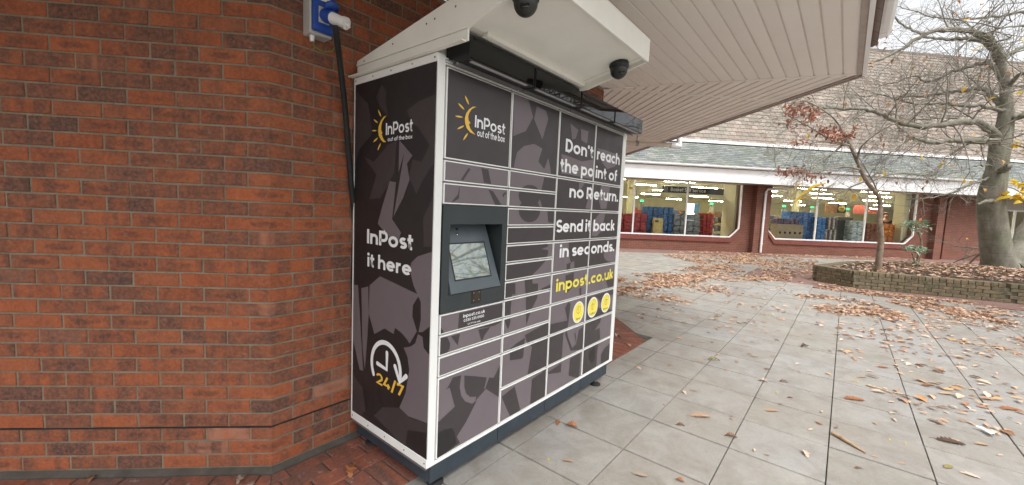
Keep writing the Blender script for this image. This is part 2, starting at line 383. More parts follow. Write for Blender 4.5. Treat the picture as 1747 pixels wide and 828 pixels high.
# brick apron round the corner building: cement fillet, two stretcher rows, one soldier row
apron = tag(empty('brick_apron'), 'red brick paver border at the foot of the brick wall', 'paving', kind='structure')
def mitre(poly, a0, a1, s0, s1):
    """clip local (a, t) polygon by the mitres at both ends; t = distance out from the wall"""
    k = math.tan(math.radians(22.5))
    if s0: poly = clip(poly, (-1, -k), -a0)
    if len(poly) > 2 and s1: poly = clip(poly, (1, -k), a1)
    return poly
def apron_strip(O, d, nrm, a0, a1, s0, s1, vis):
    rows = [(.034, .112, 'x', .06), (.118, .224, 'x', 0.), (.231, .337, 'x', .11), (.344, .606, 'y', 0.)]
    def P(a, t, z): return tuple(O+d*a+nrm*t+V((0, 0, z)))
    f = mitre([(a0-.3, 0), (a1+.3, 0), (a1+.3, .030), (a0-.3, .030)], a0, a1, s0, s1); mb = MB(); n = len(f)
    zt = lambda t: .022-.020*t/.032
    mb.add([P(a, t, -.04) for a, t in f]+[P(a, t, zt(t)) for a, t in f], [list(range(n, 2*n))]+[[i, (i+1) % n, n+(i+1) % n, n+i] for i in range(n)])
    mb.build('cement_fillet', M_cement, apron)
    ms = MB()
    for t0, t1, o, sh in rows:
        L = .222 if o == 'x' else .113; a = a0-.45+sh
        while a < a1+.45:
            jj = random.uniform(-.002, .002)
            poly = mitre([(a+.004, t0+jj), (a+L-.005, t0+jj), (a+L-.005, t1+jj), (a+.004, t1+jj)], a0, a1, s0, s1)
            a += L
            if len(poly) < 3 or abs(area2(poly)) < .001: continue
            if area2(poly) < 0: poly = poly[::-1]
            cx = sum(p[0] for p in poly)/len(poly); cy = sum(p[1] for p in poly)/len(poly); n = len(poly)
            ins = [(p[0]+(cx-p[0])*.05, p[1]+(cy-p[1])*.07) for p in poly]; dz = random.uniform(-.003, .002)
            c3 = V(P(cx, cy, 0)); loc = lambda p, z: tuple(V(P(p[0], p[1], z))-c3)
            vs = [loc(p, -.04) for p in poly]+[loc(p, -.006+dz) for p in poly]+[loc(p, dz) for p in ins]
            fs = [list(range(2*n, 3*n))]+[[k*n+i, k*n+(i+1) % n, (k+1)*n+(i+1) % n, (k+1)*n+i] for k in (0, 1) for i in range(n)]
            if vis(c3):
                mb = MB(); mb.add(vs, fs); mb.build('paver', M_paver, apron, loc=c3)
            else: ms.add([tuple(V(p)+c3) for p in vs], fs, 0, False, random.random())
    tag(ms.build('paver_mass', M_paver_s, apron, rnd=True), kind='stuff')
def seen(c3):
    if (c3-CP).dot(CFW) < .3: return False
    px, py, z = project(c3); return -60 < px < 1180 and py < 900 and z < 7 and not (640 < px < 1040)
DX = V((1, 0, 0)); DL = V((S2, -S2, 0)); DR = V((S2, S2, 0))
NDn = V((0, -1, 0)); NL = V((-S2, -S2, 0)); NR = V((S2, -S2, 0))
apron_strip(CL, DX, NDn, 0, 3.5226, True, True, seen)
apron_strip(CL, DL, NL, -3.2, 0, False, True, seen)
apron_strip(CRT, DR, NR, 0, 7.5, True, False, seen)
jb = MB()
jb.prism([tuple((CL+NL*.62-DL*3.2).xy), tuple((CL-DL*3.2).xy), tuple(CL.xy), tuple(CRT.xy), tuple((CRT+DR*7.5).xy), tuple((CRT+DR*7.5+NR*.62).xy), (3.337, .145), (-.699, .145)], lambda a, b, t: (a, b, t), -.034, -.009)
jb.build('bedding', M_cement, apron)
# ================================================================== CORNER BUILDING: brick walls, soffit
bld = tag(empty('brick_building', CL), 'red brick corner building with a wide boarded soffit behind the parcel locker', 'building')
ZS = 2.895; Z0 = .022; CH = .075; BP = .2215; NC = 39
def off(p): return tuple(V(p)-CL)
def brick_mesh(L, seed, h=.0655, dep=.045):
    r = random.Random(seed); c = .0035; j = lambda a: r.uniform(-a, a); x = L/2
    o = [(-x, 0), (x, 0), (x, h), (-x, h)]
    inn = [(-x+c, c), (x-c, c), (x-c, h-c), (-x+c, h-c)]
    vs = [(a+j(.0012), j(.0008), b+j(.0012)) for a, b in inn]+[(a+j(.001), c*.9, b+j(.001)) for a, b in o]+[(a, dep, b) for a, b in o]
    fs = [[0, 1, 2, 3]]+[[4*k+(i+1) % 4, 4*k+i, 4*(k+1)+i, 4*(k+1)+(i+1) % 4] for k in (0, 1) for i in range(4)]
    return vs, fs
BV = [brick_mesh(BP-.0105, s) for s in range(6)]
BM = []
for vs, fs in BV:
    mb = MB(); mb.add(vs, fs); BM.append(mb.mesh('brick', M_brick))
def squint(a, b, seed, cpos, dl, dr):
    """corner brick: a along the wall to the left of the corner (direction -dl), b along the one to the right (dr)"""
    r = random.Random(seed); h = .0655; c = .0035; vs = []
    bis = (V((-dl.y, dl.x, 0))+V((-dr.y, dr.x, 0))).normalized()
    ln = V((-dl.y, dl.x, 0)); rn = V((-dr.y, dr.x, 0))
    for z, i in ((0, c), (c, 0), (h-c, 0), (h, c)):
        k = 1/max(.3, bis.dot(ln))
        for p in (-dl*(a-i)+ln*i, bis*(i*k), dr*(b-i)+rn*i, dr*(b-i)+rn*.045, bis*(.045*k), -dl*(a-i)+ln*.045):
            vs.append(tuple(V((p.x, p.y, z+r.uniform(-.0006, .0006)))))
    fs = [[0, 5, 4, 3, 2, 1][::-1], [18, 19, 20, 21, 22, 23]]
    for k in range(3):
        for i in range(6): fs.append([k*6+i, k*6+(i+1) % 6, (k+1)*6+(i+1) % 6, (k+1)*6+i])
    return vs, fs
def wall_core(name, O, d, nrm, a0, a1):
    mb = MB(); e = -.0055
    def P(a, t, z): return off(O+d*a+nrm*t+V((0, 0, z)))
    k = math.tan(math.radians(22.5))*.0055
    vs = [P(a, t, z) for z in (-.04, ZS) for a, t in ((a0, e), (a1, e), (a1, -.24), (a0, -.24))]
    mb.add(vs, [(0, 1, 5, 4), (1, 2, 6, 5), (2, 3, 7, 6), (3, 0, 4, 7), (4, 5, 6, 7)])
    return mb.build(name, M_mortar, bld)
core_L = wall_core('wall', CL, DL, NL, -3.2, 0); core_D = wall_core('wall', CL, DX, NDn, 0, 3.5226); core_R = wall_core('wall', CRT, DR, NR, 0, 7.5)
pieces = []  # (key, verts-or-mesh, loc, rotz, parent)
def vis_key(c3):
    if (c3-CP).dot(CFW) < .3: return 1e9
    px, py, z = project(c3)
    if not (-45 < px < 1035 and -30 < py < 850): return 1e9
    if px > 622 and py > 125: return 1e9
    if px > 800 and py < 130: return 1e9
    return z
for c in range(NC):
    z = Z0+CH*c
    if z+.06 > ZS: break
    ev = c % 2 == 0
    for (O, d, nrm, rz, par, first, amax, sgn) in ((CL, DL, NL, -math.pi/4, core_L, (.107 if ev else .2178), 3.2, -1), (CL, DX, NDn, 0, core_D, (.2215 if ev else .1107), 3.5226-.16, 1), (CRT, DR, NR, math.pi/4, core_R, (.2215 if ev else .1107), 7.4, 1)):
        a = first
        while a+BP <= amax+(.0 if par is not core_D else .0):
            m_ = a+BP/2; c3 = O+d*(sgn*m_)+nrm*random.uniform(-.0015, .0018)+V((0, 0, z+.0047+random.uniform(-.001, .001)))
            pieces.append((vis_key(c3), random.randrange(6), c3, rz+random.uniform(-.004, .004), par)); a += BP
        if par is core_D:   # closer brick up to the right-hand corner brick
            pass
for c in range(NC):
    z = Z0+CH*c
    if z+.06 > ZS: break
    ev = c % 2 == 0
    c3 = CL+V((0, 0, z+.0047)); pieces.append((vis_key(c3), squint((.107 if ev else .2178)-.005, (.2215 if ev else .1107)-.005, c, CL, DL, DX), c3, 0, core_D))
    # right corner: closer from the last stretcher to the corner, wrapping round
    last = (.2215 if ev else .1107)
    while last+BP <= 3.5226-.16: last += BP
    c3 = CRT+V((0, 0, z+.0047)); pieces.append((vis_key(c3), squint(3.5226-last-.005, (.2215 if ev else .1107)-.005, c+90, CRT, DX, DR), c3, 0, core_D))
pieces.sort(key=lambda t: t[0])
masses = {}
for i, (key, what, c3, rz, par) in enumerate(pieces):
    if i < 298 and key < 1e8:
        if isinstance(what, int): me = BM[what]
        else:
            mb = MB(); mb.add(*what); me = mb.mesh('corner_brick', M_brick)
        inst('brick' if isinstance(what, int) else 'corner_brick', me, off(c3), (0, 0, rz), par)
    else:
        mb = masses.setdefault(par.name, (par, MB()))[1]; R = Matrix.Rotation(rz, 3, 'Z'); vs, fs = BV[what] if isinstance(what, int) else what
        mb.add([tuple(R @ V(p)+c3-CL) for p in vs], fs, 0, False, random.random())
for par, mb in masses.values(): tag(mb.build('brick_mass', M_brick_s, par, rnd=True), kind='stuff')
zd = Z0+3*CH
for nm, O, d, nrm, a0, a1, par in (('l', CL, DL, NL, -3.2, 0.0012, core_L), ('d', CL, DX, NDn, -.0012, 3.522, core_D)):
    mb = MB(); N = int((a1-a0)/.04); top = []
    for i in range(N+1):
        a = a0+(a1-a0)*i/N; t = .0022+.0025*noise.noise(V((a*9, 3, 1))); hh = .0026+.0022*noise.noise(V((a*14, 1, 7)))
        for zz, tt in ((-hh, -.01), (-hh, t), (hh, t), (hh, -.01)): top.append(off(O+d*a+nrm*tt+V((0, 0, zd+zz))))
    mb.add(top, [[i*4+k, i*4+k+1, i*4+k+5, i*4+k+4] for i in range(N) for k in range(3)])
    mb.build('damp_course', M_dpc, par)
# ---- soffit boards
K = (3.906, -1.516)
back = MB()
SOFF = [(-4.887, 1.984), (-1.387, -1.516), K, (12.23, 6.81), (10.68, 8.36), (3.08, WY), (-.4426, WY), (-3.94, 4.26)]
back.prism(SOFF, lambda a, b, t: off((a, b, t)), ZS+.009, ZS+.05)
soffit = back.build('soffit', plain('soffit_channel', (.66, .59, .54), .6, var=.05), bld)
def boards(region, d, first, pitch, lo, hi):
    n = V((-d.y, d.x)); v = first
    while v > lo: v -= pitch
    while v < hi:
        poly = region
        for nn, dd in (((-n.x, -n.y), -(v+.006)), ((n.x, n.y), v+pitch-.006)):
            poly = clip(poly, nn, dd)
            if len(poly) < 3: break
        v += pitch
        if len(poly) < 3 or abs(area2(poly)) < .003: continue
        if area2(poly) < 0: poly = poly[::-1]
        # a board with a small chamfer along its lower edge
        q = clip(clip(poly, (-n.x, -n.y), -(v-pitch+.010)), (n.x, n.y), v-.010)
        mb = MB(); dz = random.uniform(-.0008, .0008)
        mb.prism(poly, lambda a, b, t: off((a, b, t)), ZS+.004+dz, ZS+.011)
        if len(q) > 2:
            if area2(q) < 0: q = q[::-1]
            mb.prism(q, lambda a, b, t: off((a, b, t)), ZS+dz, ZS+.0045+dz)
        mb.build('board', M_soffit, soffit)
RA = [(-1.387, -1.516), K, (3.08, WY), (-.4426, WY)]
boards(RA, V((1, 0)), .619, .1106, -1.6, .764)
R1 = [(3.08, WY), K, (4.633, -.789)]; R2 = [(3.08, WY), (4.633, -.789), (6.733, 1.311), (5.18, 2.864)]; R3 = [(5.18, 2.864), (6.733, 1.311), (12.23, 6.81), (10.68, 8.36)]
for R_ in (R1, R2, R3): boards(R_, V((S2, S2)), -1.638, .1106, -3.85, -1.6)
RL = [(-.4426, WY), (-1.387, -1.516), (-4.887, 1.984), (-3.94, 4.26)]
boards(RL, V((-S2, S2)), -.2, .1106, -2.7, .2)
def strip(p, q_, w_, z0, z1, name, m):
    p = V((*p, 0)); q_ = V((*q_, 0)); d = (q_-p).normalized(); n = V((-d.y, d.x, 0))*w_/2; mb = MB()
    mb.prism([tuple((p+n).xy), tuple((p-n).xy), tuple((q_-n).xy), tuple((q_+n).xy)][::-1], lambda a, b, t: off((a, b, t)), z0, z1)
    return mb.build(name, m, bld)
for p, q_ in (((3.08, WY), K), ((3.08, WY), (4.633, -.789)), ((5.18, 2.864), (6.733, 1.311)), ((-.4426, WY), (-1.387, -1.516)), ((.93, WY), (.93, -1.516))):
    strip(p, q_, .045, ZS-.004, ZS+.004, 'cover_strip', M_soffit)
# edge trims, fascia, gutter, roof above
def edge(p, q_, n, name='fascia'):
    n = V((*n, 0)); P = [V((*p, 0)), V((*q_, 0)), V((*q_, 0))+n*.03, V((*p, 0))+n*.03]; mb = MB()
    mb.prism([tuple(v.xy) for v in P], lambda a, b, t: off((a, b, t)), ZS-.022, ZS+.30); return mb.build(name, M_upvc if name == 'fascia' else M_trimbrown, bld)
edge((-1.387, -1.516), K, (0, -1)); edge(K, (12.23, 6.81), (S2, -S2), 'edge_trim'); edge((-4.887, 1.984), (-1.387, -1.516), (-S2, -S2))
strip((-1.4, -1.495), (K[0]-.02, -1.495), .04, ZS-.012, ZS+.004, 'edge_bead', M_trimbrown)
strip((K[0]+.02, -1.49), (12.2, 6.81), .05, ZS-.014, ZS+.004, 'edge_bead', M_trimbrown)
ge = on_plane(1502, 62, (0, -1.62, 0), (0, 1, 0)); gx = ge.x; gz = ge.z+.05
mb = MB(); prof = [(-.075, .0), (-.07, -.045), (-.045, -.068), (0, -.075), (.045, -.068), (.07, -.045), (.075, 0)]
pts = [(x, -1.625+a, gz+b) for x in (-4.5, gx) for a, b in prof]; n = len(prof)
mb.add([off(p) for p in pts], [[i, i+1, n+i+1, n+i] for i in range(n-1)]+[list(range(n)), list(range(n, 2*n))])
for bx in (gx-.16, gx-1.1): mb.tube([off((bx, -1.625+a*1.06, gz+b*1.06)) for a, b in prof], .006, 5)
mb.build('gutter', M_upvc, bld)
M_rooft = far_brick_mat('near_roof_tiles', (.20, .14, .115), (.16, .11, .09), (.05, .04, .035), .25, .2)
rf = MB(); zt = ZS+.32; up = 2.6
out = [(-4.95, 1.95), (-1.41, -1.6), (3.94, -1.6), (12.3, 6.76)]; inn = [(-2.2, 5.2), (.35, 1.9+.6), (2.3, 2.5), (9.6, 9.4)]
for i in range(3):
    vs = [off((*out[i], zt)), off((*out[i+1], zt)), off((*inn[i+1], zt+up)), off((*inn[i], zt+up))]; rf.add(vs, [[0, 1, 2, 3]])
    rf.add([(v[0], v[1], v[2]-.06) for v in vs], [[3, 2, 1, 0]])
rf.build('roof', M_rooft, bld)
# beige waste pipe slung under the soffit
pp = empty('waste_pipe', (6.4, 1.1, 2.75)); tag(pp, 'beige drain pipe slung below the soffit just right of the locker top', 'pipe')
mb = MB(); mb.tube([(.12, -.12, 0), (-1.9, 1.9, 0)], .04, 12); mb.build('pipe', M_pipe, pp)
mb = MB(); mb.tube([(.14, -.14, 0), (.0, .0, 0)], .052, 12); mb.tube([(.12, -.12, .0), (.12, -.12, .16)], .05, 12); mb.build('joint', M_upvc, pp)
mb = MB(); mb.tube([(-.45, .45, -.05), (-.45, .45, .15)], .008, 6); mb.tube([(-.43, .43, 0), (-.47, .47, 0)], .046, 12); mb.build('bracket', M_grey, pp)
# ================================================================== PARCEL LOCKER
LK = tag(empty('parcel_locker'), 'tall black and white self-service parcel locker against the brick wall', 'parcel locker')
W, D, ZB, ZT = 2.092, .732, .143, 2.18
XC = [.05, .5425, 1.0395, 1.5405, 2.030]; ZR = .163; ZP = .1095
zr = lambda k: ZR+ZP*k
mb = MB(); mb.box(.004, W-.004, .18, D, .12, 2.165)
for q_ in ((XC[1], W-.004, .12, 2.165), (.004, XC[1]-.0005, .12, .93), (.004, XC[1]-.0005, 1.476, 2.165)): mb.box(q_[0], q_[1], .022, .1795, q_[2], q_[3])
mb.build('carcass', M_grey, LK)
mb = MB(); mb.box(0, .046, 0, .05, ZB, ZT, bev=.003); mb.build('post', M_white, LK)
mb = MB(); mb.box(W-.058, W, 0, .05, ZB, ZT, bev=.003); mb.build('post', M_white, LK)
mb = MB(); mb.box(.046, W-.058, .001, .03, ZB, .160, bev=.002); mb.build('bottom_rail', M_white, LK)
mb = MB()
for z0 in (2.139, 2.151, 2.163): mb.box(.047, W-.06, .004, .03, z0, z0+.008, bev=.001)
mb.build('top_rail', M_white, LK)
for xs in XC[1:-1]:
    mb = MB(); mb.box(xs-.0015, xs+.0015, .006, .022, .16, 2.14); mb.build('divider', M_steel, LK)
# --- printed camouflage shapes, traced on the face they are printed on
def zc(ox, oy, s): return lambda pts: [front(ox+a/s, oy+b/s) for a, b in pts]
A_ = zc(740, 100, 3.186); B_ = zc(850, 340, 5.17); C_ = zc(850, 490, 3.31); D_ = zc(735, 530, 3.067); E_ = zc(930, 340, 4.6); F_ = zc(925, 490, 4.14); G_ = zc(940, 180, 4.6)
def disc(cx, cy, rx, ry, n=18): return [(cx+rx*math.cos(t*2*math.pi/n), cy+ry*math.sin(t*2*math.pi/n)) for t in range(n)]
SH = [  # (tone, polygon)
 ('d', A_([(30, 10), (428, 170), (414, 604), (30, 545)])),
 ('d', A_([(430, 150), (700, 260), (690, 645), (420, 600)])), ('d', G_([(60, 0), (700, 220), (600, 830), (30, 830)])),
 ('m', A_([(436, 180), (512, 215), (540, 320), (500, 395), (432, 422)])), ('M', A_([(545, 330), (560, 260), (610, 285), (622, 330), (590, 440)])),
 ('m', A_([(432, 620), (440, 560), (452, 510), (490, 476), (545, 464), (590, 490), (568, 560), (600, 602), (622, 540), (634, 600), (636, 660), (620, 700), (600, 702), (606, 650), (430, 720)])),
 ('m', A_([(415, 605), (600, 645), (590, 720), (560, 800), (410, 800)])), ('d', A_(disc(520, 745, 60, 58))), ('d', A_([(600, 645), (670, 655), (665, 820), (590, 810), (575, 760)])),
 ('d', A_([(188, 596), (200, 600), (160, 662), (146, 660)])), ('d', A_([(258, 595), (296, 605), (312, 684), (272, 674)])),
 ('d', A_([(142, 690), (136, 762), (88, 790), (130, 740)])), ('d', A_([(296, 712), (322, 722), (370, 800), (335, 800)])), ('d', A_([(372, 742), (384, 728), (398, 730), (384, 742), (378, 756)])),
 ('d', B_(disc(275, 100, 95, 105))), ('d', B_([(430, 80), (520, 80), (500, 215), (440, 205)])), ('d', B_([(80, 240), (500, 235), (490, 372), (75, 402)])),
 ('d', B_([(75, 425), (440, 380), (436, 420), (380, 440), (440, 450), (440, 480), (420, 530), (70, 570)])), ('d', B_([(65, 575), (430, 530), (360, 610), (300, 668), (70, 730)])),
 ('d', B_([(232, 715), (300, 700), (302, 790), (280, 840), (240, 840)])), ('d', B_([(70, 745), (150, 740), (150, 840), (60, 840)])), ('d', B_([(380, 790), (480, 740), (480, 780), (400, 830)])),
 ('d', C_([(150, -20), (225, -20), (220, 60), (185, 130), (158, 215), (155, 40)])), ('d', C_([(38, -10), (82, 0), (70, 120), (68, 200), (55, 240), (38, 200)])),
 ('d', C_([(150, 270), (205, 240), (288, 195), (288, 290), (205, 350), (160, 310)])), ('d', C_([(65, 350), (100, 320), (150, 285), (140, 395), (130, 405), (65, 414)])),
 ('d', C_([(192, 330), (285, 285), (272, 470), (165, 495)])), ('d', C_([(18, 620), (92, 560), (125, 700), (70, 740)])), ('d', C_([(190, 520), (268, 465), (265, 640), (180, 660)])),
 ('d', D_([(148, 15), (380, -40), (375, 55), (330, 80), (165, 105), (140, 110)])), ('d', D_([(45, 80), (60, 100), (75, 130), (40, 130)])),
 ('d', D_([(44, 145), (85, 138), (100, 170), (98, 200), (85, 220), (42, 245)])), ('d', D_([(105, 135), (152, 120), (140, 182)])), ('d', D_([(248, 100), (312, 85), (280, 130), (265, 162)])),
 ('d', D_([(80, 412), (95, 390), (115, 350), (158, 338), (150, 400), (158, 445), (178, 475), (215, 488), (240, 470), (185, 580), (135, 660), (152, 692), (20, 790), (30, 592), (125, 502), (98, 402)])),
 ('d', D_([(175, 340), (232, 344), (292, 350), (280, 400), (262, 432), (240, 450), (205, 452), (185, 435), (175, 400)])), ('d', D_([(262, 398), (286, 412), (232, 472), (240, 440)])),
 ('d', D_([(305, 350), (328, 352), (362, 285), (358, 455), (284, 408)])), ('k', D_([(30, 645), (70, 622), (112, 614), (124, 640), (134, 695), (20, 790)])),
 ('d', E_([(80, 80), (590, 90), (575, 310), (75, 330)])), ('m', E_([(372, 180), (440, 95), (475, 95), (440, 250), (405, 290), (362, 290)])), ('M', E_([(415, 160), (452, 100), (462, 100), (430, 180)])),
 ('d', E_([(185, 340), (340, 320), (565, 305), (560, 490), (345, 525), (220, 548), (195, 470), (185, 380)])), ('m', E_(disc(520, 440, 62, 52))), ('m', E_([(195, 500), (228, 486), (228, 550), (190, 560)])), ('d', E_([(170, 510), (200, 495), (190, 560), (165, 562)])),
 ('d', E_([(160, 600), (225, 572), (222, 640), (205, 700), (160, 745)])), ('d', E_([(268, 700), (285, 690), (280, 780), (270, 790)])), ('d', E_([(478, 640), (550, 600), (545, 690), (492, 700)])),
 ('d', F_([(60, 262), (178, 236), (160, 150), (185, 105), (200, 118), (178, 300), (55, 330)])), ('d', F_([(315, 75), (515, 15), (505, 175), (312, 250)])), ('m', F_([(385, 70), (425, 130), (405, 150), (382, 120)])), ('m', F_([(470, 60), (500, 50), (495, 170), (470, 150)])),
 ('d', F_([(52, 350), (150, 300), (140, 460), (132, 530), (48, 555)])), ('d', F_([(170, 305), (185, 360), (210, 430), (240, 400), (225, 330), (292, 275), (285, 440), (200, 450), (160, 330)])), ('m', F_([(232, 300), (258, 290), (240, 395)])),
 ('d', F_([(300, 265), (420, 195), (408, 250), (368, 305), (405, 288), (408, 368), (298, 425)])), ('d', F_([(197, 505), (272, 462), (258, 645), (185, 625)])), ('d', F_([(42, 600), (136, 535), (130, 602), (42, 614)])),
 ('d', F_([(290, 440), (395, 395), (386, 470), (380, 565), (288, 615)])), ('k', F_([(330, 450), (372, 420), (372, 500), (350, 540), (325, 510)])), ('d', F_([(413, 480), (440, 430), (485, 390), (478, 530), (413, 555)])),
 ('m', G_([(150, 140), (212, 195), (192, 260), (165, 270)])), ('m', G_([(232, 185), (292, 205), (282, 300), (236, 275)])), ('m', G_([(80, 380), (140, 400), (240, 440), (330, 425), (322, 580), (150, 545), (78, 535)])),
 ('m', G_([(362, 335), (420, 350), (540, 395), (500, 480), (440, 500), (400, 450)])), ('m', G_([(220, 605), (262, 612), (212, 690)])), ('m', G_([(290, 730), (322, 640), (322, 815), (268, 808)])), ('m', G_([(395, 620), (462, 635), (432, 810), (388, 812), (368, 720)])),
]
TI = {'m': 1, 'M': 1, 'd': 2, 'k': 3}
def fx3(o): return lambda a, b: (a, -o, b)
def print_sheet(x0, x1, z0, z1, shapes, to, parent, base=1):
    mb = MB(); mb.sheet([(x0, z0), (x1, z0), (x1, z1), (x0, z1)], to(.0006), base-1)
    for i, (t, pl) in enumerate(shapes):
        q_ = clip_rect(pl, x0, x1, z0, z1)
        if len(q_) > 2 and abs(area2(q_)) > 1e-5: mb.sheet(q_ if area2(q_) > 0 else q_[::-1], to(.0008+.00002*i), TI[t]-1)
    return mb.build('print', [M_pm, M_pd, M_pk], parent)
DOORS = []
def door(ci, k0, k1):
    x0, x1, z0, z1 = XC[ci]+.0042, XC[ci+1]-.0042, zr(k0)+.0042, zr(k1)-.0042
    mb = MB(); mb.box(x0, x1, 0, .02, z0, z1, bev=.0015); o = mb.build('door', M_white, LK)
    print_sheet(x0+.0062, x1-.0062, z0+.0062, z1-.0062, SH, fx3, o); DOORS.append((o, x0+.006, x1-.006, z0+.006, z1-.006)); return o
ROWS = {0: [(14, 18), (13, 14), (12, 13), (6, 7), (5, 6), (4, 5), (0, 4)], 1: [(14, 18)]+[(k, k+1) for k in range(13, 3, -1)]+[(2, 4), (0, 2)], 2: [(14, 18)]+[(k, k+2) for k in range(12, -1, -2)], 3: [(14, 18)]+[(k, k+2) for k in range(12, -1, -2)]}
for ci, rr in ROWS.items():
    for k0, k1 in rr: door(ci, k0, k1)
# --- lettering
TXT = {}
def arc_(cx, cy, rx, ry, a0, a1, n=None):
    n = n or max(4, int(abs(a1-a0)/12)); return [(cx+rx*math.cos(math.radians(a0+(a1-a0)*i/n)), cy+ry*math.sin(math.radians(a0+(a1-a0)*i/n))) for i in range(n+1)]
def glyph(ch, w):
    """centre-line strokes of a plain geometric alphabet: cap height 1, x-height .72; returns (strokes, advance)"""
    h = w/2; XH = .73; B, X, C, AS = h, XH-h, 1-h, 1.04; ry = (X-B)/2; cy = (X+B)/2; rx = .285; o = (h+rx, cy)
    bowl = arc_(o[0], cy, rx, ry, 0, 360, 28); aw = 2*rx+w; R_ = h+2*rx
    S_ = lambda top, wd, k: [(wd*.93, top-k*.55)]+arc_(wd*.5, top-k, wd*.42, k, 40, 270, 12)[1:]
    def ess(x0, wd, y0, y1):
        q = (y1-y0)/4; m_ = x0+wd/2; a_ = wd/2
        return arc_(m_, y1-q, a_*.92, q, 35, 200, 9)+arc_(m_, y1-q, a_*.92, q, 200, 262, 4)[1:]+arc_(m_, y0+q, a_, q, 82, -150, 14)
    def dot(x, y): return [(x, y-.001), (x, y+.001)]
    G = {'I': ([[(h, 0), (h, 1)]], w), 'l': ([[(h, 0), (h, AS)]], w), 'i': ([[(h, 0), (h, XH)], 'D', (h, .95)], w),
     'n': ([[(h, 0), (h, XH)], [(h, cy)]+arc_(h+.245, X-.245, .245, .245, 170, 0, 9)+[(h+.49, 0)]], .49+w),
     'u': ([[(h, XH), (h, B+.24)]+arc_(h+.245, B+.245, .245, .245, 180, 350, 9), [(h+.49, XH), (h+.49, 0)]], .49+w),
     'm': ([[(h, 0), (h, XH)], [(h, cy)]+arc_(h+.2, X-.2, .2, .2, 170, 0, 8)+[(h+.4, 0)], [(h+.4, cy)]+arc_(h+.6, X-.2, .2, .2, 170, 0, 8)+[(h+.8, 0)]], .8+w),
     'h': ([[(h, 0), (h, AS)], [(h, cy)]+arc_(h+.245, X-.245, .245, .245, 170, 0, 9)+[(h+.49, 0)]], .49+w),
     'r': ([[(h, 0), (h, XH)], [(h, cy)]+arc_(h+.25, X-.25, .25, .25, 165, 78, 6)], .33+h),
     'o': ([bowl], aw), 'a': ([bowl, [(R_, 0), (R_, XH)]], aw), 'd': ([bowl, [(R_, 0), (R_, AS)]], aw), 'b': ([bowl, [(h, 0), (h, AS)]], aw), 'p': ([bowl, [(h, -.27), (h, XH)]], aw), 'q': ([bowl, [(R_, -.27), (R_, XH)]], aw),
     'e': ([arc_(o[0], cy, rx, ry, -42, -360, 26)+[(R_-.01, cy-.01)], [(h, cy), (R_, cy)]], aw), 'c': ([arc_(o[0], cy, rx, ry, 46, 314, 20)], aw-.1),
     's': ([ess(h, .42-h*.4, B, X)], .42+h), 't': ([[(.17, .95), (.17, B+.13)]+arc_(.17+.14, B+.14, .14, .14, 180, 285, 6), [(0, X), (.40, X)]], .42), 'f': ([[(.15, 0), (.15, AS-.2)]+arc_(.15+.16, AS-.2, .16, .2-h*.6, 180, 75, 6), [(0, X), (.37, X)]], .40),
     'k': ([[(h, 0), (h, AS)], [(h+.02, .27), (.48, XH-.04)], [(h+.17, .40), (.50, .04)]], .55), 'x': ([[(.06, .04), (.47, XH-.04)], [(.06, XH-.04), (.47, .04)]], .53), 'v': ([[(.05, XH), (.27, h*.8), (.49, XH)]], .54),
     'D': ([[(h, B), (.32, B)]+arc_(.32, .5, .38-h*.4, .5-h, -90, 90, 14)+[(h, C), (h, B)]], .74), 'P': ([[(h, 0), (h, C), (.38, C)]+arc_(.38, C-.275, .25, .275, 90, -90, 10)+[(h, C-.55)]], .68),
     'R': ([[(h, 0), (h, C), (.38, C)]+arc_(.38, C-.275, .25, .275, 90, -90, 10)+[(h, C-.55)], [(.36, C-.55), (.62, .03)]], .68), 'S': ([ess(h, .56-h*.4, B, C)], .58+h*.6), 'C': ([arc_(.46, .5, .46-h, .5-h, 48, 312, 22)], .80),
     'B': ([[(h, B), (h, C), (.36, C)]+arc_(.36, C-.22, .2, .22, 90, -90, 8)+[(h, C-.44)], [(.36, C-.44)]+arc_(.38, (C-.44+B)/2, .24, (C-.44-B)/2, 90, -90, 8)+[(h, B)]], .68),
     'T': ([[(.34, 0), (.34, C)], [(0, C), (.68, C)]], .68), 'V': ([[(.05, 1), (.38, h*.8), (.71, 1)]], .76), 'N': ([[(h, 0), (h, .98), (.62, .02), (.62, 1)]], .70),
     '2': ([arc_(.30, C-.27, .25, .27, 165, -35, 12)+[(h, B+.02), (.60, B)]], .62), '4': ([[(.47, 0), (.47, .45)], [(.38, .97), (.06, .25), (.64, .25)]], .66), '7': ([[(h, C-.16), (h, C), (.55, C), (.20, .02)]], .60), '/': ([[(.05, -.10), (.38, 1.08)]], .43),
     '0': ([arc_(.33, .5, .33-h, .5-h, 0, 360, 26)], .66), '3': ([[(.06, C), (.52, C), (.28, .60)]+arc_(.28, .31+h*.2, .26, .31-h*.8, 90, -140, 14)], .60), '5': ([[(.54, C), (.14, C), (.10, .58)]+arc_(.28, .33, .27, .33-h, 120, -140, 14)], .60), '9': ([arc_(.31, C-.28, .26, .28, 0, 360, 22), [(.57, C-.28)]+arc_(.30, .45, .27, .45-h, 5, -110, 8)], .62),
     '.': (['D', (h*1.05, h*1.05)], w*1.1), "'": ([[(h, .98), (h*.9, .70)]], w), ' ': ([], .24)}
    return G[ch]
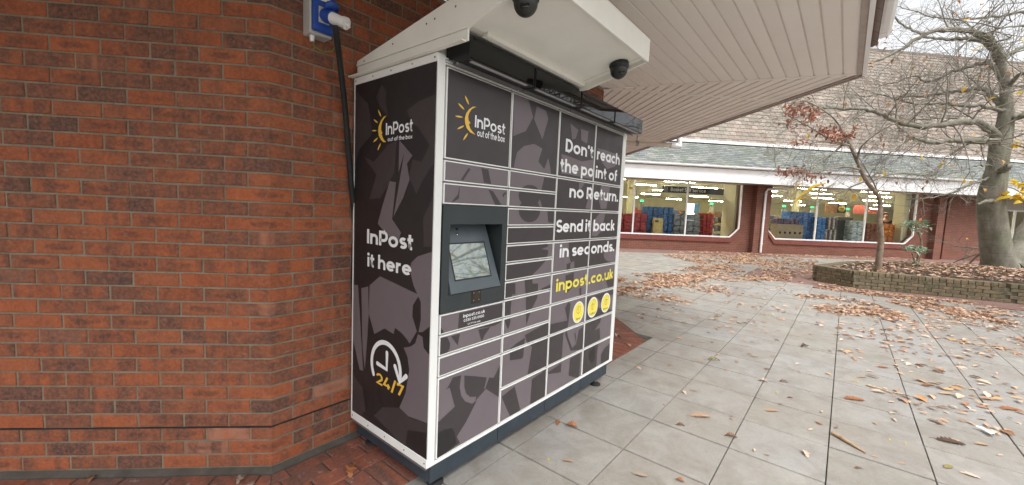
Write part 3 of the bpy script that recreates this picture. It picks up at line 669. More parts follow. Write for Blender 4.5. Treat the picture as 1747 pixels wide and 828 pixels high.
def text_poly(s, w=.19):
    """text -> (verts, faces); x runs 0..1 over the whole line, y: baseline 0, cap height 1"""
    key = (s, w)
    if key in TXT: return TXT[key]
    w = {'thin': .15}.get(w, w); vs, fs, x = [], [], 0.
    def put(pts):
        b = len(vs); vs.extend(pts); return b
    for ch in s:
        st, adv = glyph(ch, w); k = 0
        while k < len(st):
            if st[k] == 'D':
                px, py = st[k+1]; k += 2; b = put([(x+px+w*.60*math.cos(t*math.pi/7), py+w*.60*math.sin(t*math.pi/7)) for t in range(14)]); fs.append(list(range(b, b+14))); continue
            pts = [V(p) for p in st[k]]; k += 1; n = len(pts); closed = (pts[0]-pts[-1]).length < 1e-4 and n > 3; L_, R2 = [], []
            if closed: pts = pts[:-1]; n -= 1
            for i in range(n):
                p = pts[i]; a_ = pts[i-1] if (i or closed) else None; c_ = pts[(i+1) % n] if (i < n-1 or closed) else None
                d1 = (p-a_).normalized() if a_ is not None else (c_-p).normalized(); d2 = (c_-p).normalized() if c_ is not None else d1
                t = d1+d2; t = t.normalized() if t.length > 1e-5 else d1; q = V((-t.y, t.x)); kk = min(1.9, 1/max(.35, abs(q.dot(V((-d1.y, d1.x))))))
                L_.append(p+q*w/2*kk); R2.append(p-q*w/2*kk)
            b = put([(x+v.x, v.y) for v in L_+R2])
            for i in range(n if closed else n-1): fs.append([b+i, b+(i+1) % n, b+n+(i+1) % n, b+n+i])
        x += adv+(.085 if ch != ' ' else .02)
    x0, x1 = min(v[0] for v in vs), max(v[0] for v in vs); TXT[key] = ([((a-x0)/(x1-x0), b) for a, b in vs], fs); return TXT[key]
def letter(s, l, r, base, cap, to, parent, m, bold=.19, rect=None, name='lettering', slope=0.):
    """l, r: horizontal extents on the face; base: baseline height; cap: capital height"""
    vs, fs = text_poly(s, bold); bm = bmesh.new(); pv = [bm.verts.new((l+(r-l)*a, base+slope*a+cap*b, 0)) for a, b in vs]
    for f in fs:
        try: bm.faces.new([pv[i] for i in f])
        except ValueError: pass
    if rect:
        for co, no in (((rect[0], 0, 0), (-1, 0, 0)), ((rect[1], 0, 0), (1, 0, 0)), ((0, rect[2], 0), (0, -1, 0)), ((0, rect[3], 0), (0, 1, 0))):
            bmesh.ops.bisect_plane(bm, geom=bm.verts[:]+bm.edges[:]+bm.faces[:], plane_co=co, plane_no=no, clear_outer=True)
    if not bm.faces: bm.free(); return None
    bmesh.ops.split_edges(bm, edges=[]) ; T0, T1 = V(to(0, 0)), V(to(1, 0)); nn_ = (V(to(0, 1))-T0).cross(T1-T0).normalized(); isl = {}; k_ = 0
    for v in bm.verts:
        if v in isl: continue
        st_ = [v]; isl[v] = k_; k_ += 1
        while st_:
            u = st_.pop()
            for e_ in u.link_edges:
                q_ = e_.other_vert(u)
                if q_ not in isl: isl[q_] = isl[u]; st_.append(q_)
    for v in bm.verts: v.co = V(to(v.co.x, v.co.y))+nn_*(.00002*(isl[v] % 5))
    me = bpy.data.meshes.new(name); bm.to_mesh(me); bm.free(); me.materials.append(m); return inst(name, me, (0, 0, 0), parent=parent)
def on_doors(s, l, r, base, cap, m, bold=.19):
    for o, x0, x1, z0, z1 in DOORS:
        if x1 < min(l, r) or x0 > max(l, r) or z1 < base-.3*cap or z0 > base+1.1*cap: continue
        letter(s, l, r, base, cap, fx3(.0030), o, m, bold, (x0, x1, z0, z1))
def fp(c, a, b): return c([(a, b)])[0]
def line(c, s, l, r, m, cap, bold=.19, base=None):
    a, b = fp(c, *l), fp(c, *r); on_doors(s, a[0], b[0], a[1] if base is None else base, cap, m, bold)
capD = fp(G_, 118, 260)[1]-fp(G_, 110, 362)[1]
Z7 = zc(760, 120, 5.175)
line(Z7, 'InPost', (255, 503), (522, 567), M_ink, fp(Z7, 258, 395)[1]-fp(Z7, 258, 503)[1], .165)
line(Z7, 'out of the box', (276, 582), (519, 622), M_ink, .036, .17)
b1 = fp(G_, 110, 362)[1]; line(G_, "Don't", (110, 362), (328, 408), M_ink, capD, .195, b1); line(G_, 'reach', (357, 420), (535, 462), M_ink, capD, .195, b1)
b2 = fp(G_, 68, 518)[1]; line(G_, 'the po', (68, 518), (330, 560), M_ink, capD, .195, b2); line(G_, 'int of', (346, 555), (513, 592), M_ink, capD, .195, b2)
b3 = fp(G_, 140, 722)[1]; line(G_, 'no R', (140, 722), (322, 745), M_ink, capD, .195, b3); line(G_, 'eturn.', (333, 718), (523, 752), M_ink, capD, .195, b3)
b4 = fp(E_, 85, 262)[1]; line(E_, 'Send it', (82, 262), (352, 253), M_ink, capD, .195, b4); line(E_, 'back', (374, 247), (541, 245), M_ink, capD, .195, b4)
b5 = fp(E_, 108, 460)[1]; line(E_, 'in sec', (108, 460), (342, 440), M_ink, capD, .195, b5); line(E_, 'onds.', (356, 428), (539, 405), M_ink, capD, .195, b5)
b6 = fp(E_, 80, 728)[1]; line(E_, 'inpost', (80, 728), (327, 672), M_yel2, capD*.98, .195, b6); line(E_, '.co.uk', (337, 665), (528, 628), M_yel2, capD*.98, .195, b6)
line(D_, 'inpost.co.uk', (167, 38), (281, 8), M_ink, .0185, .165); line(D_, '0330 335 0950', (170, 60), (276, 32), M_ink, .0145, .165); line(D_, 'CCTV in use', (191, 75), (257, 57), M_ink, .0095, .165)
def door_at(x, z):
    for t in DOORS:
        if t[1] <= x <= t[2] and t[3] <= z <= t[4]: return t
def ray_leaf(p, q_, wd):
    p, q_ = V(p), V(q_); d = q_-p; n = V((-d.y, d.x)).normalized()*wd/2
    return [tuple(p+d*t+n*s_) for t, s_ in ((0, 0), (.25, .75), (.55, 1), (.8, .75), (1, .1))]+[tuple(p+d*t-n*s_) for t, s_ in ((1, .1), (.8, .75), (.55, 1), (.25, .75))]
def sun_logo(conv, cres, rays, to, parent, wd):
    mb = MB(); mb.sheet([conv(p) for p in cres], to)
    for p, q_ in rays: mb.sheet([conv(a) for a in ray_leaf(p, q_, wd)], to)
    mb.build('sun_emblem', M_yel, parent)
CR_F = [(272, 325), (240, 322), (205, 345), (180, 380), (167, 425), (170, 470), (185, 515), (215, 550), (262, 572), (240, 548), (215, 515), (203, 476), (218, 467), (208, 455), (199, 440), (198, 405), (208, 375), (228, 345), (250, 332)]
d0 = DOORS[0][0]
sun_logo(lambda p: fp(Z7, *p), CR_F, [((168, 222), (203, 305)), ((108, 290), (163, 350)), ((80, 405), (150, 416)), ((98, 522), (160, 491)), ((152, 620), (194, 555))], fx3(.0030), d0, 16)
# the three yellow badges
for word, cx, cy, n_ in (('Send', 253, 177, 0), ('Collect', 355, 142, 1), ('Return', 447, 110, 2)):
    c = fp(F_, cx, cy); rr_ = .084; dd = door_at(*c); o = dd[0]
    cr = lambda r_: clip_rect([(c[0]+r_*math.cos(t*math.pi/18), c[1]+r_*math.sin(t*math.pi/18)) for t in range(36)], dd[1], dd[2], dd[3], dd[4])
    mb = MB(); mb.sheet(cr(rr_), fx3(.0030)); b_ = mb.build('badge', M_ink, o)
    mb = MB(); mb.sheet(cr(rr_*.87), fx3(.0033)); mb.build('badge_face', M_yel2, o)
    mb = MB()
    def stroke(p, q_, t=.0022):
        p, q_ = V(p)*.072+V(c), V(q_)*.072+V(c); d = (q_-p); n = V((-d.y, d.x)).normalized()*t/2; mb.sheet([tuple(p+n), tuple(p-n), tuple(q_-n), tuple(q_+n)], fx3(.0036))
    sq = [(-.38, .05), (.05, -.18), (.42, .05), (.42, .5), (0, .68), (-.38, .5)]
    if n_: sq = [(a*.75-.1*(n_ == 1), b*.8-.12) for a, b in sq]
    for i in range(6): stroke(sq[i], sq[(i+1) % 6])
    stroke(sq[1], V(sq[1])+V((0, .4))); stroke(sq[4], V(sq[1])+V((0, .4)))
    if n_ == 0:
        stroke((-.2, .3), (.15, .4)); stroke((-.15, .15), (-.15, .35))
    else:
        bx = [(-.1, .38), (.2, .3), (.5, .42), (.48, .7), (.22, .82), (-.05, .66)]
        for i in range(6): stroke(bx[i], bx[(i+1) % 6])
        stroke((-.3, .1), (-.1, .2))
        if n_ == 2: stroke((.55, .5), (.66, .72)); stroke((.66, .72), (.5, .8))
    mb.build('badge_icon', M_line, o)
    letter(word, c[0]-.012*len(word)*.62, c[0]+.012*len(word)*.62, c[1]-.058, .0165, fx3(.0036), o, M_line, .16, dd[1:])
# --- terminal: recess, tilted bezel, screen, scanner
TR = LK
x0, x1, z0, z1 = XC[0]+.002, XC[1]-.002, zr(7)+.003, zr(12)-.002
rx0, rx1, rz0, rz1 = .100, .496, 1.020, 1.380
mb = MB(); to = lambda a, b, t: (a, t, b)
for pl in ([(x0, z0), (x1, z0), (x1, rz0), (x0, rz0)], [(x0, rz1), (x1, rz1), (x1, z1), (x0, z1)], [(x0, rz0), (rx0, rz0), (rx0, rz1), (x0, rz1)], [(rx1, rz0), (x1, rz0), (x1, rz1), (rx1, rz1)]):
    mb.prism(pl, to, -.004, .02)
# recess walls
mb.add([(rx0, .0195, rz0), (rx1, .0195, rz0), (rx1, .0195, rz1), (rx0, .0195, rz1), (rx0, .15, rz0), (rx1, .15, rz0), (rx1, .15, rz1), (rx0, .15, rz1)], [(0, 1, 5, 4), (1, 2, 6, 5), (2, 3, 7, 6), (3, 0, 4, 7), (4, 5, 6, 7)])
term = mb.build('terminal', M_term, LK)
BZ0, BZ1 = V((0, -.012, 1.025)), V((0, .112, 1.372)); bd = (BZ1-BZ0).normalized(); bn = V((0, -bd.z, bd.y))
def bz(x, t, o): p = BZ0+bd*t+bn*o; return (x, p.y, p.z)
LBZ = (BZ1-BZ0).length
mb = MB(); mb.prism([(.108, 0), (.488, 0), (.470, LBZ), (.126, LBZ)], lambda a, b, t: bz(a, b, t), -.02, .004); mb.build('screen_bezel', M_bezel, term)
mb = MB(); mb.prism([(.158, .070), (.424, .070), (.424, .258), (.158, .258)], lambda a, b, t: bz(a, b, t), .0, .0052); mb.build('screen', M_screen, term)
mb = MB(); fr = [(.150, .062), (.432, .062), (.432, .266), (.150, .266)]; fi = [(.158, .070), (.424, .070), (.424, .258), (.158, .258)]
mb.add([bz(a, b, .0056) for a, b in fr]+[bz(a, b, .0056) for a, b in fi], [[i, (i+1) % 4, 4+(i+1) % 4, 4+i] for i in range(4)]); mb.build('screen_gasket', M_black, term)
for k, (xx, tt) in enumerate(((.235, .312), (.238, .340))):
    mb = MB(); mb.lathe([(0, .0), (.007, 0), (.007, .004), (0, .004)], 12, 0, lambda p: V(bz(xx+p.x, tt+p.y, .0042+p.z))); mb.build('sensor', M_black if k else M_steel, term)
mb = MB(); mb.box(.262, .340, -.0052, -.002, .950, 1.028, bev=.001); mb.build('scanner_surround', M_black, term)
mb = MB(); mb.box(.272, .330, -.0062, -.004, .960, 1.018); sc_ = mb.build('scanner_window', plain('scanner_glass', (.03, .022, .015), .08, var=0), term)
mb = MB()
for a in (.280, .322):
    for b in (.968, 1.010): mb.lathe([(0, 0), (.003, 0), (.003, .001), (0, .001)], 8, 0, lambda p: V((a+p.x, -.0064-p.z, b+p.y)))
mb.build('scanner_led', plain('scanner_led', (.5, .25, .12), .4, var=0), term)
# --- side faces
def sx3(o): return lambda a, b: (-o, a, b)
def zs(ox, oy, s): return lambda pts: [side(ox+a/s, oy+b/s) for a, b in pts]
H_ = zs(595, 120, 2.758); I_ = zs(595, 400, 2.07)  # light falloff put into the print tones: upper shapes mostly darker, lower mostly lighter
SS = [('d', H_([(30, 95), (95, 160), (112, 300), (52, 372), (28, 460)])), ('d', H_([(130, 130), (155, 68), (178, 95), (175, 150), (188, 218), (150, 172)])),
 ('d', H_([(275, 190), (330, 148), (425, 108), (412, 430), (388, 458), (350, 520), (320, 582), (285, 505), (302, 420), (345, 432), (382, 352), (330, 270), (300, 250)])),
 ('d', H_([(186, 352), (228, 330), (216, 480), (190, 535), (150, 602), (98, 608), (132, 492), (72, 405), (120, 432)])),
 ('m', H_([(195, 522), (224, 528), (206, 702), (248, 764), (230, 815), (195, 790), (138, 722), (160, 640)])), ('m', H_([(212, 690), (258, 600), (288, 515), (276, 440), (302, 402), (240, 330), (236, 482), (262, 392), (228, 600)])),
 ('d', H_([(355, 830), (352, 700), (400, 590), (400, 830)])),
 ('m', I_([(15, 180), (34, 178), (42, 300), (52, 482), (40, 478), (12, 350)])), ('m', I_([(46, 190), (70, 184), (72, 280), (66, 380), (58, 478), (50, 400)])),
 ('m', I_([(75, 180), (112, 148), (250, 214), (228, 250), (226, 290), (242, 342), (216, 386), (208, 372), (190, 350), (165, 330), (160, 352), (128, 332), (92, 352), (72, 280)])),
 ('m', I_([(218, 128), (222, 100), (245, 78), (300, 60), (294, 320), (262, 345), (248, 345), (256, 300), (256, 240), (230, 180)])),
 ('m', I_([(195, 400), (220, 396), (236, 385), (246, 352), (262, 362), (266, 400), (290, 432), (282, 668), (212, 642), (180, 612), (202, 560), (215, 480), (208, 430)])),
 ('d', I_([(18, 500), (50, 540), (60, 620), (40, 650), (15, 640)])), ('d', I_([(90, 640), (120, 610), (178, 612), (215, 645), (280, 670), (275, 700), (210, 690), (200, 760), (150, 700)]))]
mb = MB(); mb.box(-.0015, .004, .012, D, .15, 2.175); sp = mb.build('side_panel', M_white, LK)
def s_print():
    y0, y1, z0, z1 = .008, D-.006, .190, 2.139
    mb = MB(); mb.sheet([(y0, z0), (y1, z0), (y1, z1), (y0, z1)], sx3(.0021), 2)
    for i, (t, pl) in enumerate(SS):
        q_ = clip_rect(pl, y0, y1, z0, z1)
        if len(q_) > 2: mb.sheet(q_, sx3(.0024+.00002*i), TI[t]-1)
    return mb.build('print', [M_pm, M_pd, M_pk], sp)
s_print()
for nm, z0, z1 in (('top_trim', 2.139, 2.178), ('bottom_trim', ZB, .190)):
    mb = MB(); mb.box(-.006, .0, .002, D+.002, z0, z1, bev=.0015); t_ = mb.build(nm, M_white, sp); mb = MB()
    for yy in (.02, .19, .37, .54, .715):
        zz = (z0+z1)/2; mb.lathe([(.0, .0012), (.0045, .001), (.0045, 0)], 10, 0, lambda p: V((-.006-p.z, yy+p.x, zz+p.y)))
    mb.build('screw', M_screw, t_)
mb = MB(); mb.box(-.005, .0, D-.005, D+.002, .19, 2.139); mb.build('edge_trim', M_white, sp)
Z4 = zs(600, 160, 5.9125); Z5 = zs(600, 360, 5.9125); Z6 = zs(600, 540, 5.175)
def sline(c, s, l, r, top, m, bold, name='lettering'):
    a, b, t = fp(c, *l), fp(c, *r), fp(c, *top); letter(s, a[0], b[0], (a[1]+b[1])/2, t[1]-a[1], sx3(.0038), sp, m, bold, None, name)
sline(Z4, 'InPost', (350, 417), (622, 385), (350, 297), M_ink, .165); sline(Z4, 'out of the box', (369, 481), (618, 456), (369, 440), M_ink, .17)
sline(Z5, 'InPost', (160, 325), (623, 400), (160, 182), M_ink, .195); sline(Z5, 'it here', (162, 560), (607, 655), (162, 428), M_ink, .195)
CR_S = [(360, 222), (330, 235), (300, 275), (280, 325), (273, 375), (280, 425), (300, 465), (325, 490), (354, 490), (330, 465), (314, 430), (308, 404), (319, 397), (310, 388), (303, 365), (305, 325), (315, 285), (335, 248)]
sun_logo(lambda p: fp(Z4, *p), CR_S, [((272, 160), (302, 234)), ((228, 260), (270, 298)), ((208, 376), (258, 374)), ((222, 494), (271, 445)), ((268, 575), (299, 499))], sx3(.0038), sp, 14)
# 24/7 clock
cA, cB, cT = fp(Z6, 182, 420), fp(Z6, 435, 470), fp(Z6, 278, 222); cc = ((cA[0]+cB[0])/2, cT[1]-abs(cA[0]-cB[0])/2); Rr = abs(cA[0]-cB[0])/2
def ribbon(pts, wd, to, mb, tc=None):
    n = len(pts); L_, R_ = [], []
    for i, p in enumerate(pts):
        a, b = V(pts[max(i-1, 0)]), V(pts[min(i+1, n-1)]); d = (b-a).normalized(); q_ = V((-d.y, d.x))*wd/2; L_.append(tuple(V(p)+q_)); R_.append(tuple(V(p)-q_))
    mb.add([to(*p) for p in L_]+[to(*p) for p in R_], [[i, i+1, n+i+1, n+i] for i in range(n-1)])
    for p in (pts[0], pts[-1]): mb.sheet([(p[0]+wd/2*math.cos(t*.5236), p[1]+wd/2*math.sin(t*.5236)) for t in range(12)], tc or to)
mb = MB(); wd = .026
arc = []
for t in range(-32, 191, 6):   # t=0 is the left (rear) side of the arc, growing over the top
    arc.append((cc[0]+Rr*math.cos(math.radians(t)), cc[1]+Rr*math.sin(math.radians(t))))
ribbon(arc, wd, sx3(.0038), mb, sx3(.0042))
e = arc[-1]; ribbon([(e[0]+.045, e[1]+.055), (e[0]+.002, e[1]-.02), (e[0]-.055, e[1]+.03)], wd*1.05, sx3(.0046), mb, sx3(.0050))
ribbon([(cc[0]-.012, cc[1]+Rr*.62), (cc[0]-.012, cc[1]-.01), (cc[0]+Rr*.58, cc[1]+.0)], wd*.95, sx3(.0038), mb, sx3(.0042))
mb.build('clock_emblem', M_ink, sp)
sline(Z6, '24/7', (217, 595), (468, 708), (224, 500), M_yel, .17)
mb = MB(); mb.box(W-.004, W+.0015, .05, D, .15, 2.175); o = mb.build('side_panel', M_white, LK)
mb = MB(); mb.box(W+.0012, W+.003, .055, D-.006, .19, 2.139); mb.build('print', M_pd, o)
# --- plinth and feet
xs = [0.020]+XC[1:4]+[1.998]
for i in range(4):
    mb = MB(); mb.box(xs[i]+.002, xs[i+1]-.002, .004, .022, .048, .1425, bev=.003); mb.build('plinth_panel', M_plinth, LK)
for xx in (.020, 1.978):
    mb = MB(); mb.box(xx, xx+.02, .023, D-.02, .050, .1425, bev=.003); mb.build('plinth_panel', M_plinth, LK)
for xx, yy in ((.098, .052), (.075, .61), (1.04, .12), (1.04, .62), (1.83, .022), (1.93, .62)):
    o = MB(); o.lathe([(0, 0), (.045, 0), (.045, .008), (.03, .016), (.014, .02), (0, .02)], 20, 0, lambda p: p+V((xx, yy, 0))); f_ = o.build('foot', M_rubber, LK)
    o = MB(); o.tube([(xx, yy, .018), (xx, yy, .125)], .009, 10); o.lathe([(.0, .045), (.016, .045), (.016, .058), (0, .058)], 6, 0, lambda p: p+V((xx, yy, 0)), False); o.build('bolt', M_steel, f_)
# --- light boxes over the doors
for i in range(4):
    x0, x1 = ([.06, .565, 1.068, 1.558][i]+.004, [.565, 1.068, 1.558, 2.085][i]-.010)
    mb = MB(); mb.prism([(-.138, 2.138), (-.138, 2.247), (0.02, 2.262), (0.02, 2.168), (-.09, 2.138)], lambda a, b, t: (t, a, b), x0, x1); o = mb.build('light_box', M_black, LK)
    mb = MB(); mb.add([(x0+.005, -.1395, 2.1435), (x1-.005, -.1395, 2.1435), (x1-.005, -.1395, 2.2415), (x0+.005, -.1395, 2.2415)], [[0, 1, 2, 3]]); mb.build('gloss_front', M_gloss, o)
    mb = MB(); mb.box(x0+.02, x1-.05, -.134, -.116, 2.1345, 2.1385); mb.build('light_strip', M_strip, o)
    mb = MB(); mb.box(x0, x1, -.06, -.052, 2.128, 2.142); mb.box(x0, x1, -.03, -.024, 2.136, 2.160); mb.build('rail', M_grey, o)
# --- canopy over the two left-hand columns
CW = 1.035
prof = [(.70, 2.241), (.687, 2.262), (-.557, 2.452), (-.557, 2.350), (-.168, 2.270), (.03, 2.270), (.03, 2.241)]
mb = MB(); mb.prism(prof, lambda a, b, t: (t, a, b), .002, CW-.002); cano = mb.build('canopy', M_cream, LK)
for xx in (-.012, CW-.002):
    mb = MB(); mb.prism([(a, b) for a, b in [(.702, 2.238), (.689, 2.264), (-.561, 2.456), (-.561, 2.331), (-.196, 2.236)]], lambda a, b, t: (t, a, b), xx, xx+.014); s_ = mb.build('canopy_side', M_cream, cano)
    if xx < 0:
        mb = MB()
        for yy in (.62, .35, .08, .02, -.12): mb.lathe([(.0, .0012), (.005, .001), (.005, 0)], 10, 0, lambda p: V((xx-p.z, yy+p.x, 2.243+.2*(.69-yy)*.62+p.y)))
        mb.build('screw', M_screw, cano)
mb = MB(); mb.box(-.006, .004, -.196, .70, 2.186, 2.2358, bev=.001); mb.box(-.005, CW, .035, .70, 2.184, 2.2355); mb.build('canopy_base', M_cream, cano)
mb = MB(); mb.box(-.034, -.006, -.19, .752, 2.1795, 2.187, bev=.001); mb.build('drip_flange', M_cream, cano)
mb = MB(); mb.box(.02, CW-.06, -.577, -.5615, 2.333, 2.458, bev=.002); mb.build('front_fascia', M_cream, cano)
mb = MB(); mb.box(CW-.058, CW+.012, -.577, -.5615, 2.333, 2.458, bev=.002); mb.build('fascia_cap', M_cream, cano)
mb = MB(); mb.add([(CW-.05, -.55, 2.3475), (CW-.05, -.19, 2.2735), (CW-.047, -.19, 2.2735), (CW-.047, -.55, 2.3475)], [[0, 1, 2, 3]]); mb.build('seam', M_grey, cano)
mb = MB(); mb.box(.13, CW-.012, -.185, -.150, 2.2525, 2.2735, bev=.002); mb.build('underside_bar', M_cream, cano)
# --- dome cameras hanging under the canopy
def dome(x, y, z, rz, label):
    o = empty('security_camera', (x, y, z), rz); tag(o, label, 'camera', 'dome cameras under the locker canopy')
    mb = MB(); mb.lathe([(0, 0), (.052, 0), (.055, -.006), (.055, -.030), (.050, -.036), (0, -.036)], 24); mb.build('base', M_black, o)
    mb = MB(); pr = [(.049, -.034)]+[(.049*math.cos(t*math.pi/16), -.042-.052*math.sin(t*math.pi/16)) for t in range(0, 9)]; mb.lathe(pr, 24); mb.build('ball', plain('camera_shell', (.017, .018, .016), .38, var=0), o)
    mb = MB(); mb.lathe([(0, .004), (.017, .004), (.020, 0)], 16, 0, lambda p: V((p.x, -.040-p.z*1.2+.35*(p.y), -.066+p.y))); mb.build('lens', M_gloss, o)
    return o
ZU = lambda y: 2.270+(-.168-y)*(.080/.389)
c1 = dome(.06, -.455, ZU(-.455)+.006, -1.0, 'dark dome security camera under the front edge of the locker canopy, upper left'); c1['label'] = 'larger-looking dome security camera with a white sticker under the locker canopy'
mb = MB(); mb.add([(-.022, -.0556, -.008), (.010, -.0556, -.008), (.010, -.0556, -.028), (-.022, -.0556, -.028)], [[0, 1, 2, 3]]); mb.build('sticker', M_ink, c1)
dome(.955, -.44, ZU(-.44)+.006, -.7, 'dome security camera at the outer right corner of the locker canopy')
# ================================================================== SOCKET, CABLE
so_ = empty('wall_socket', (-.22, WY, 2.33)); tag(so_, 'blue and grey industrial power socket with white plug on the brick wall', 'socket')
mb = MB(); mb.box(-.058, .058, -.078, .004, 0, .36, bev=.005); mb.build('back_box', M_sock_g, so_)
mb = MB(); mb.box(-.052, .058, -.104, -.0775, .012, .36, bev=.006); mb.build('cover', M_sock_b, so_)
mb = MB(); mb.box(-.026, .030, -.108, -.1035, .055, .135, bev=.002); mb.build('face_plate', M_sock_g, so_)
def cyl(mb, p, q_, r0, r1, n=20, m=0): mb.tube([p, q_], [r0, r1], n, m)
mb = MB(); cyl(mb, (.006, -.105, .098), (.022, -.155, .078), .034, .034); mb.build('collar', M_sock_b, so_)
mb = MB(); cyl(mb, (.020, -.150, .080), (.052, -.215, .052), .029, .026); cyl(mb, (.050, -.210, .054), (.060, -.228, .046), .030, .030); cyl(mb, (.060, -.228, .046), (.066, -.240, .028), .008, .008); mb.build('plug', M_upvc, so_)
mb = MB(); mb.lathe([(0, .0), (.036, 0), (.036, .014), (0, .014)], 20, 0, lambda p: Matrix.Rotation(-.5, 3, 'X') @ p+V((.020, -.150, .125))); mb.build('flap', M_sock_b, so_)
mb = MB(); mb.lathe([(0, .0), (.027, 0), (.027, .003), (0, .003)], 20, 0, lambda p: Matrix.Rotation(-.5, 3, 'X') @ p+V((.020, -.144, .138))); mb.build('flap_seal', M_sock_g, so_)
mb = MB(); mb.box(-.016, .034, -.107, -.1035, .165, .185, bev=.001); mb.build('rating_label', M_ink, so_)
mb = MB(); mb.lathe([(0, 0), (.034, 0), (.034, .02), (0, .02)], 20, 0, lambda p: V((.006+p.x, -.104-p.z, .235+p.y))); mb.build('collar', M_sock_g, so_)
mb = MB(); mb.tube([(-.030, -.04, .004), (-.030, -.04, -.03)], [.013, .011], 12); mb.build('gland', M_upvc, so_)
mb = MB(); mb.tube([(-.030, -.04, -.028), (-.022, -.06, -.06), (.008, -.09, -.082), (.045, -.11, -.07), (.062, -.12, -.03), (.062, -.12, .02)], .0028, 6); mb.build('earth_wire', M_wire, so_)
cb = []
for px, py, yy in ((572, 44, .53), (574, 62, .55), (579, 100, .62), (585, 150, .675), (590, 200, .705), (594, 250, .722), (598, 300, .735), (603, 350, .742)): cb.append(on_plane(px, py, (0, yy, 0), (0, 1, 0)))
while cb[-1].z > .3: cb.append(V((.03+.02*math.sin(cb[-1].z*4), .748, cb[-1].z-.15)))
mb = MB(); rr_ = []; pts = []
for i in range(len(cb)-1):
    for t in range(4): pts.append(cb[i].lerp(cb[i+1], t/4))
pts.append(cb[-1]); mb.tube([p-cb[0] for p in pts], .0155, 10)
tag(mb.build('power_cable', M_rubber, loc=cb[0]), 'thick black power cable dropping from the wall socket behind the locker', 'cable')
# ================================================================== FAR SHOP BUILDING
FS = V((S2, -S2, 0)); FN = V((S2, S2, 0)); F0 = V((14.5, 6.0, 0))
shop = tag(empty('shop_building', F0, -math.pi/4), 'low red brick supermarket with wide shop windows and a steep tiled roof', 'building')
# local frame of the shop: x = along the front (to the right), y = into the shop, z = up
def fpx(px, py, d=0.):
    p = on_plane(px, py, F0+FN*d, FN)-F0; return (p.dot(FS), p.z)
M_fbrick = far_brick_mat('shop_brick', (.20, .068, .042), (.15, .056, .038), (.20, .14, .105), .225, .075)
def vertical_brick(m_):
    # lay the courses along the wall instead of on the ground: x along the front, z up
    nt = m_.node_tree; mp = [n for n in nt.nodes if n.type == 'MAPPING'][0]; tc = nt.nodes.new('ShaderNodeTexCoord')
    sep = nt.nodes.new('ShaderNodeSeparateXYZ'); cmb = nt.nodes.new('ShaderNodeCombineXYZ'); add = nt.nodes.new('ShaderNodeMath'); add.operation = 'ADD'
    nt.links.new(tc.outputs['Object'], sep.inputs[0]); nt.links.new(sep.outputs[0], add.inputs[0]); nt.links.new(sep.outputs[1], add.inputs[1])
    nt.links.new(add.outputs[0], cmb.inputs[0]); nt.links.new(sep.outputs[2], cmb.inputs[1]); nt.links.new(cmb.outputs[0], mp.inputs[0])
vertical_brick(M_fbrick)
M_sill = plain('sill_tile', (.17, .045, .032), .55, var=.12, scale=6)
WZ0, WZ1, EAVE = .62, 2.94, 2.90
wins = [(-3.9, 5.62, [-1.43, .87, 3.18]), (6.90, 14.0, [9.17, 11.53])]
wl = MB()
def wbox(*a): wl.box(*a)
wbox(-8, -3.9, 0, .28, 0, 3.2); wbox(-3.9, 5.62, 0, .28, 0, WZ0-.06); wbox(5.62, 6.90, 0, .28, 0, 3.2); wbox(6.90, 14.0, 0, .28, 0, WZ0-.06); wbox(14.0, 14.75, 0, .28, 0, 3.2)
wbox(-3.9, 5.62, 0, .28, WZ1+.04, 3.2); wbox(6.90, 14.0, 0, .28, WZ1+.04, 3.2)
wbox(14.75, 15.12, -.28, .28, 0, 3.2); wbox(15.12, 15.5, .10, .28, 0, 3.2); wbox(15.5, 17.9, -.05, .28, 0, 3.2)
wbox(6.12, 6.78, -.26, -.001, 0, 2.89)
for x0, x1, _ in wins:
    for cx, sg in ((x0, 1), (x1, -1)):
        wl.prism([(cx, WZ0-.06), (cx+sg*.42, WZ0-.06), (cx, WZ0+.36)][::sg], lambda a, b, t: (a, t, b), 0, .28)
wl.build('wall', M_fbrick, shop)
M_glass = NT('window_glass'); m = M_glass; gl = m.n('BsdfGlossy'); gl.inputs['Roughness'].default_value = .0; tr = m.n('BsdfTransparent'); tr.inputs[0].default_value = (.93, .95, .93, 1)
fz = m.n('Fresnel'); fz.inputs[0].default_value = 1.45; mx = m.n('MixShader'); m.l(fz.outputs[0], mx.inputs[0]); m.l(tr.outputs[0], mx.inputs[1]); m.l(gl.outputs[0], mx.inputs[2]); m.l(mx.outputs[0], m.out.inputs[0]); M_glass = m.mat
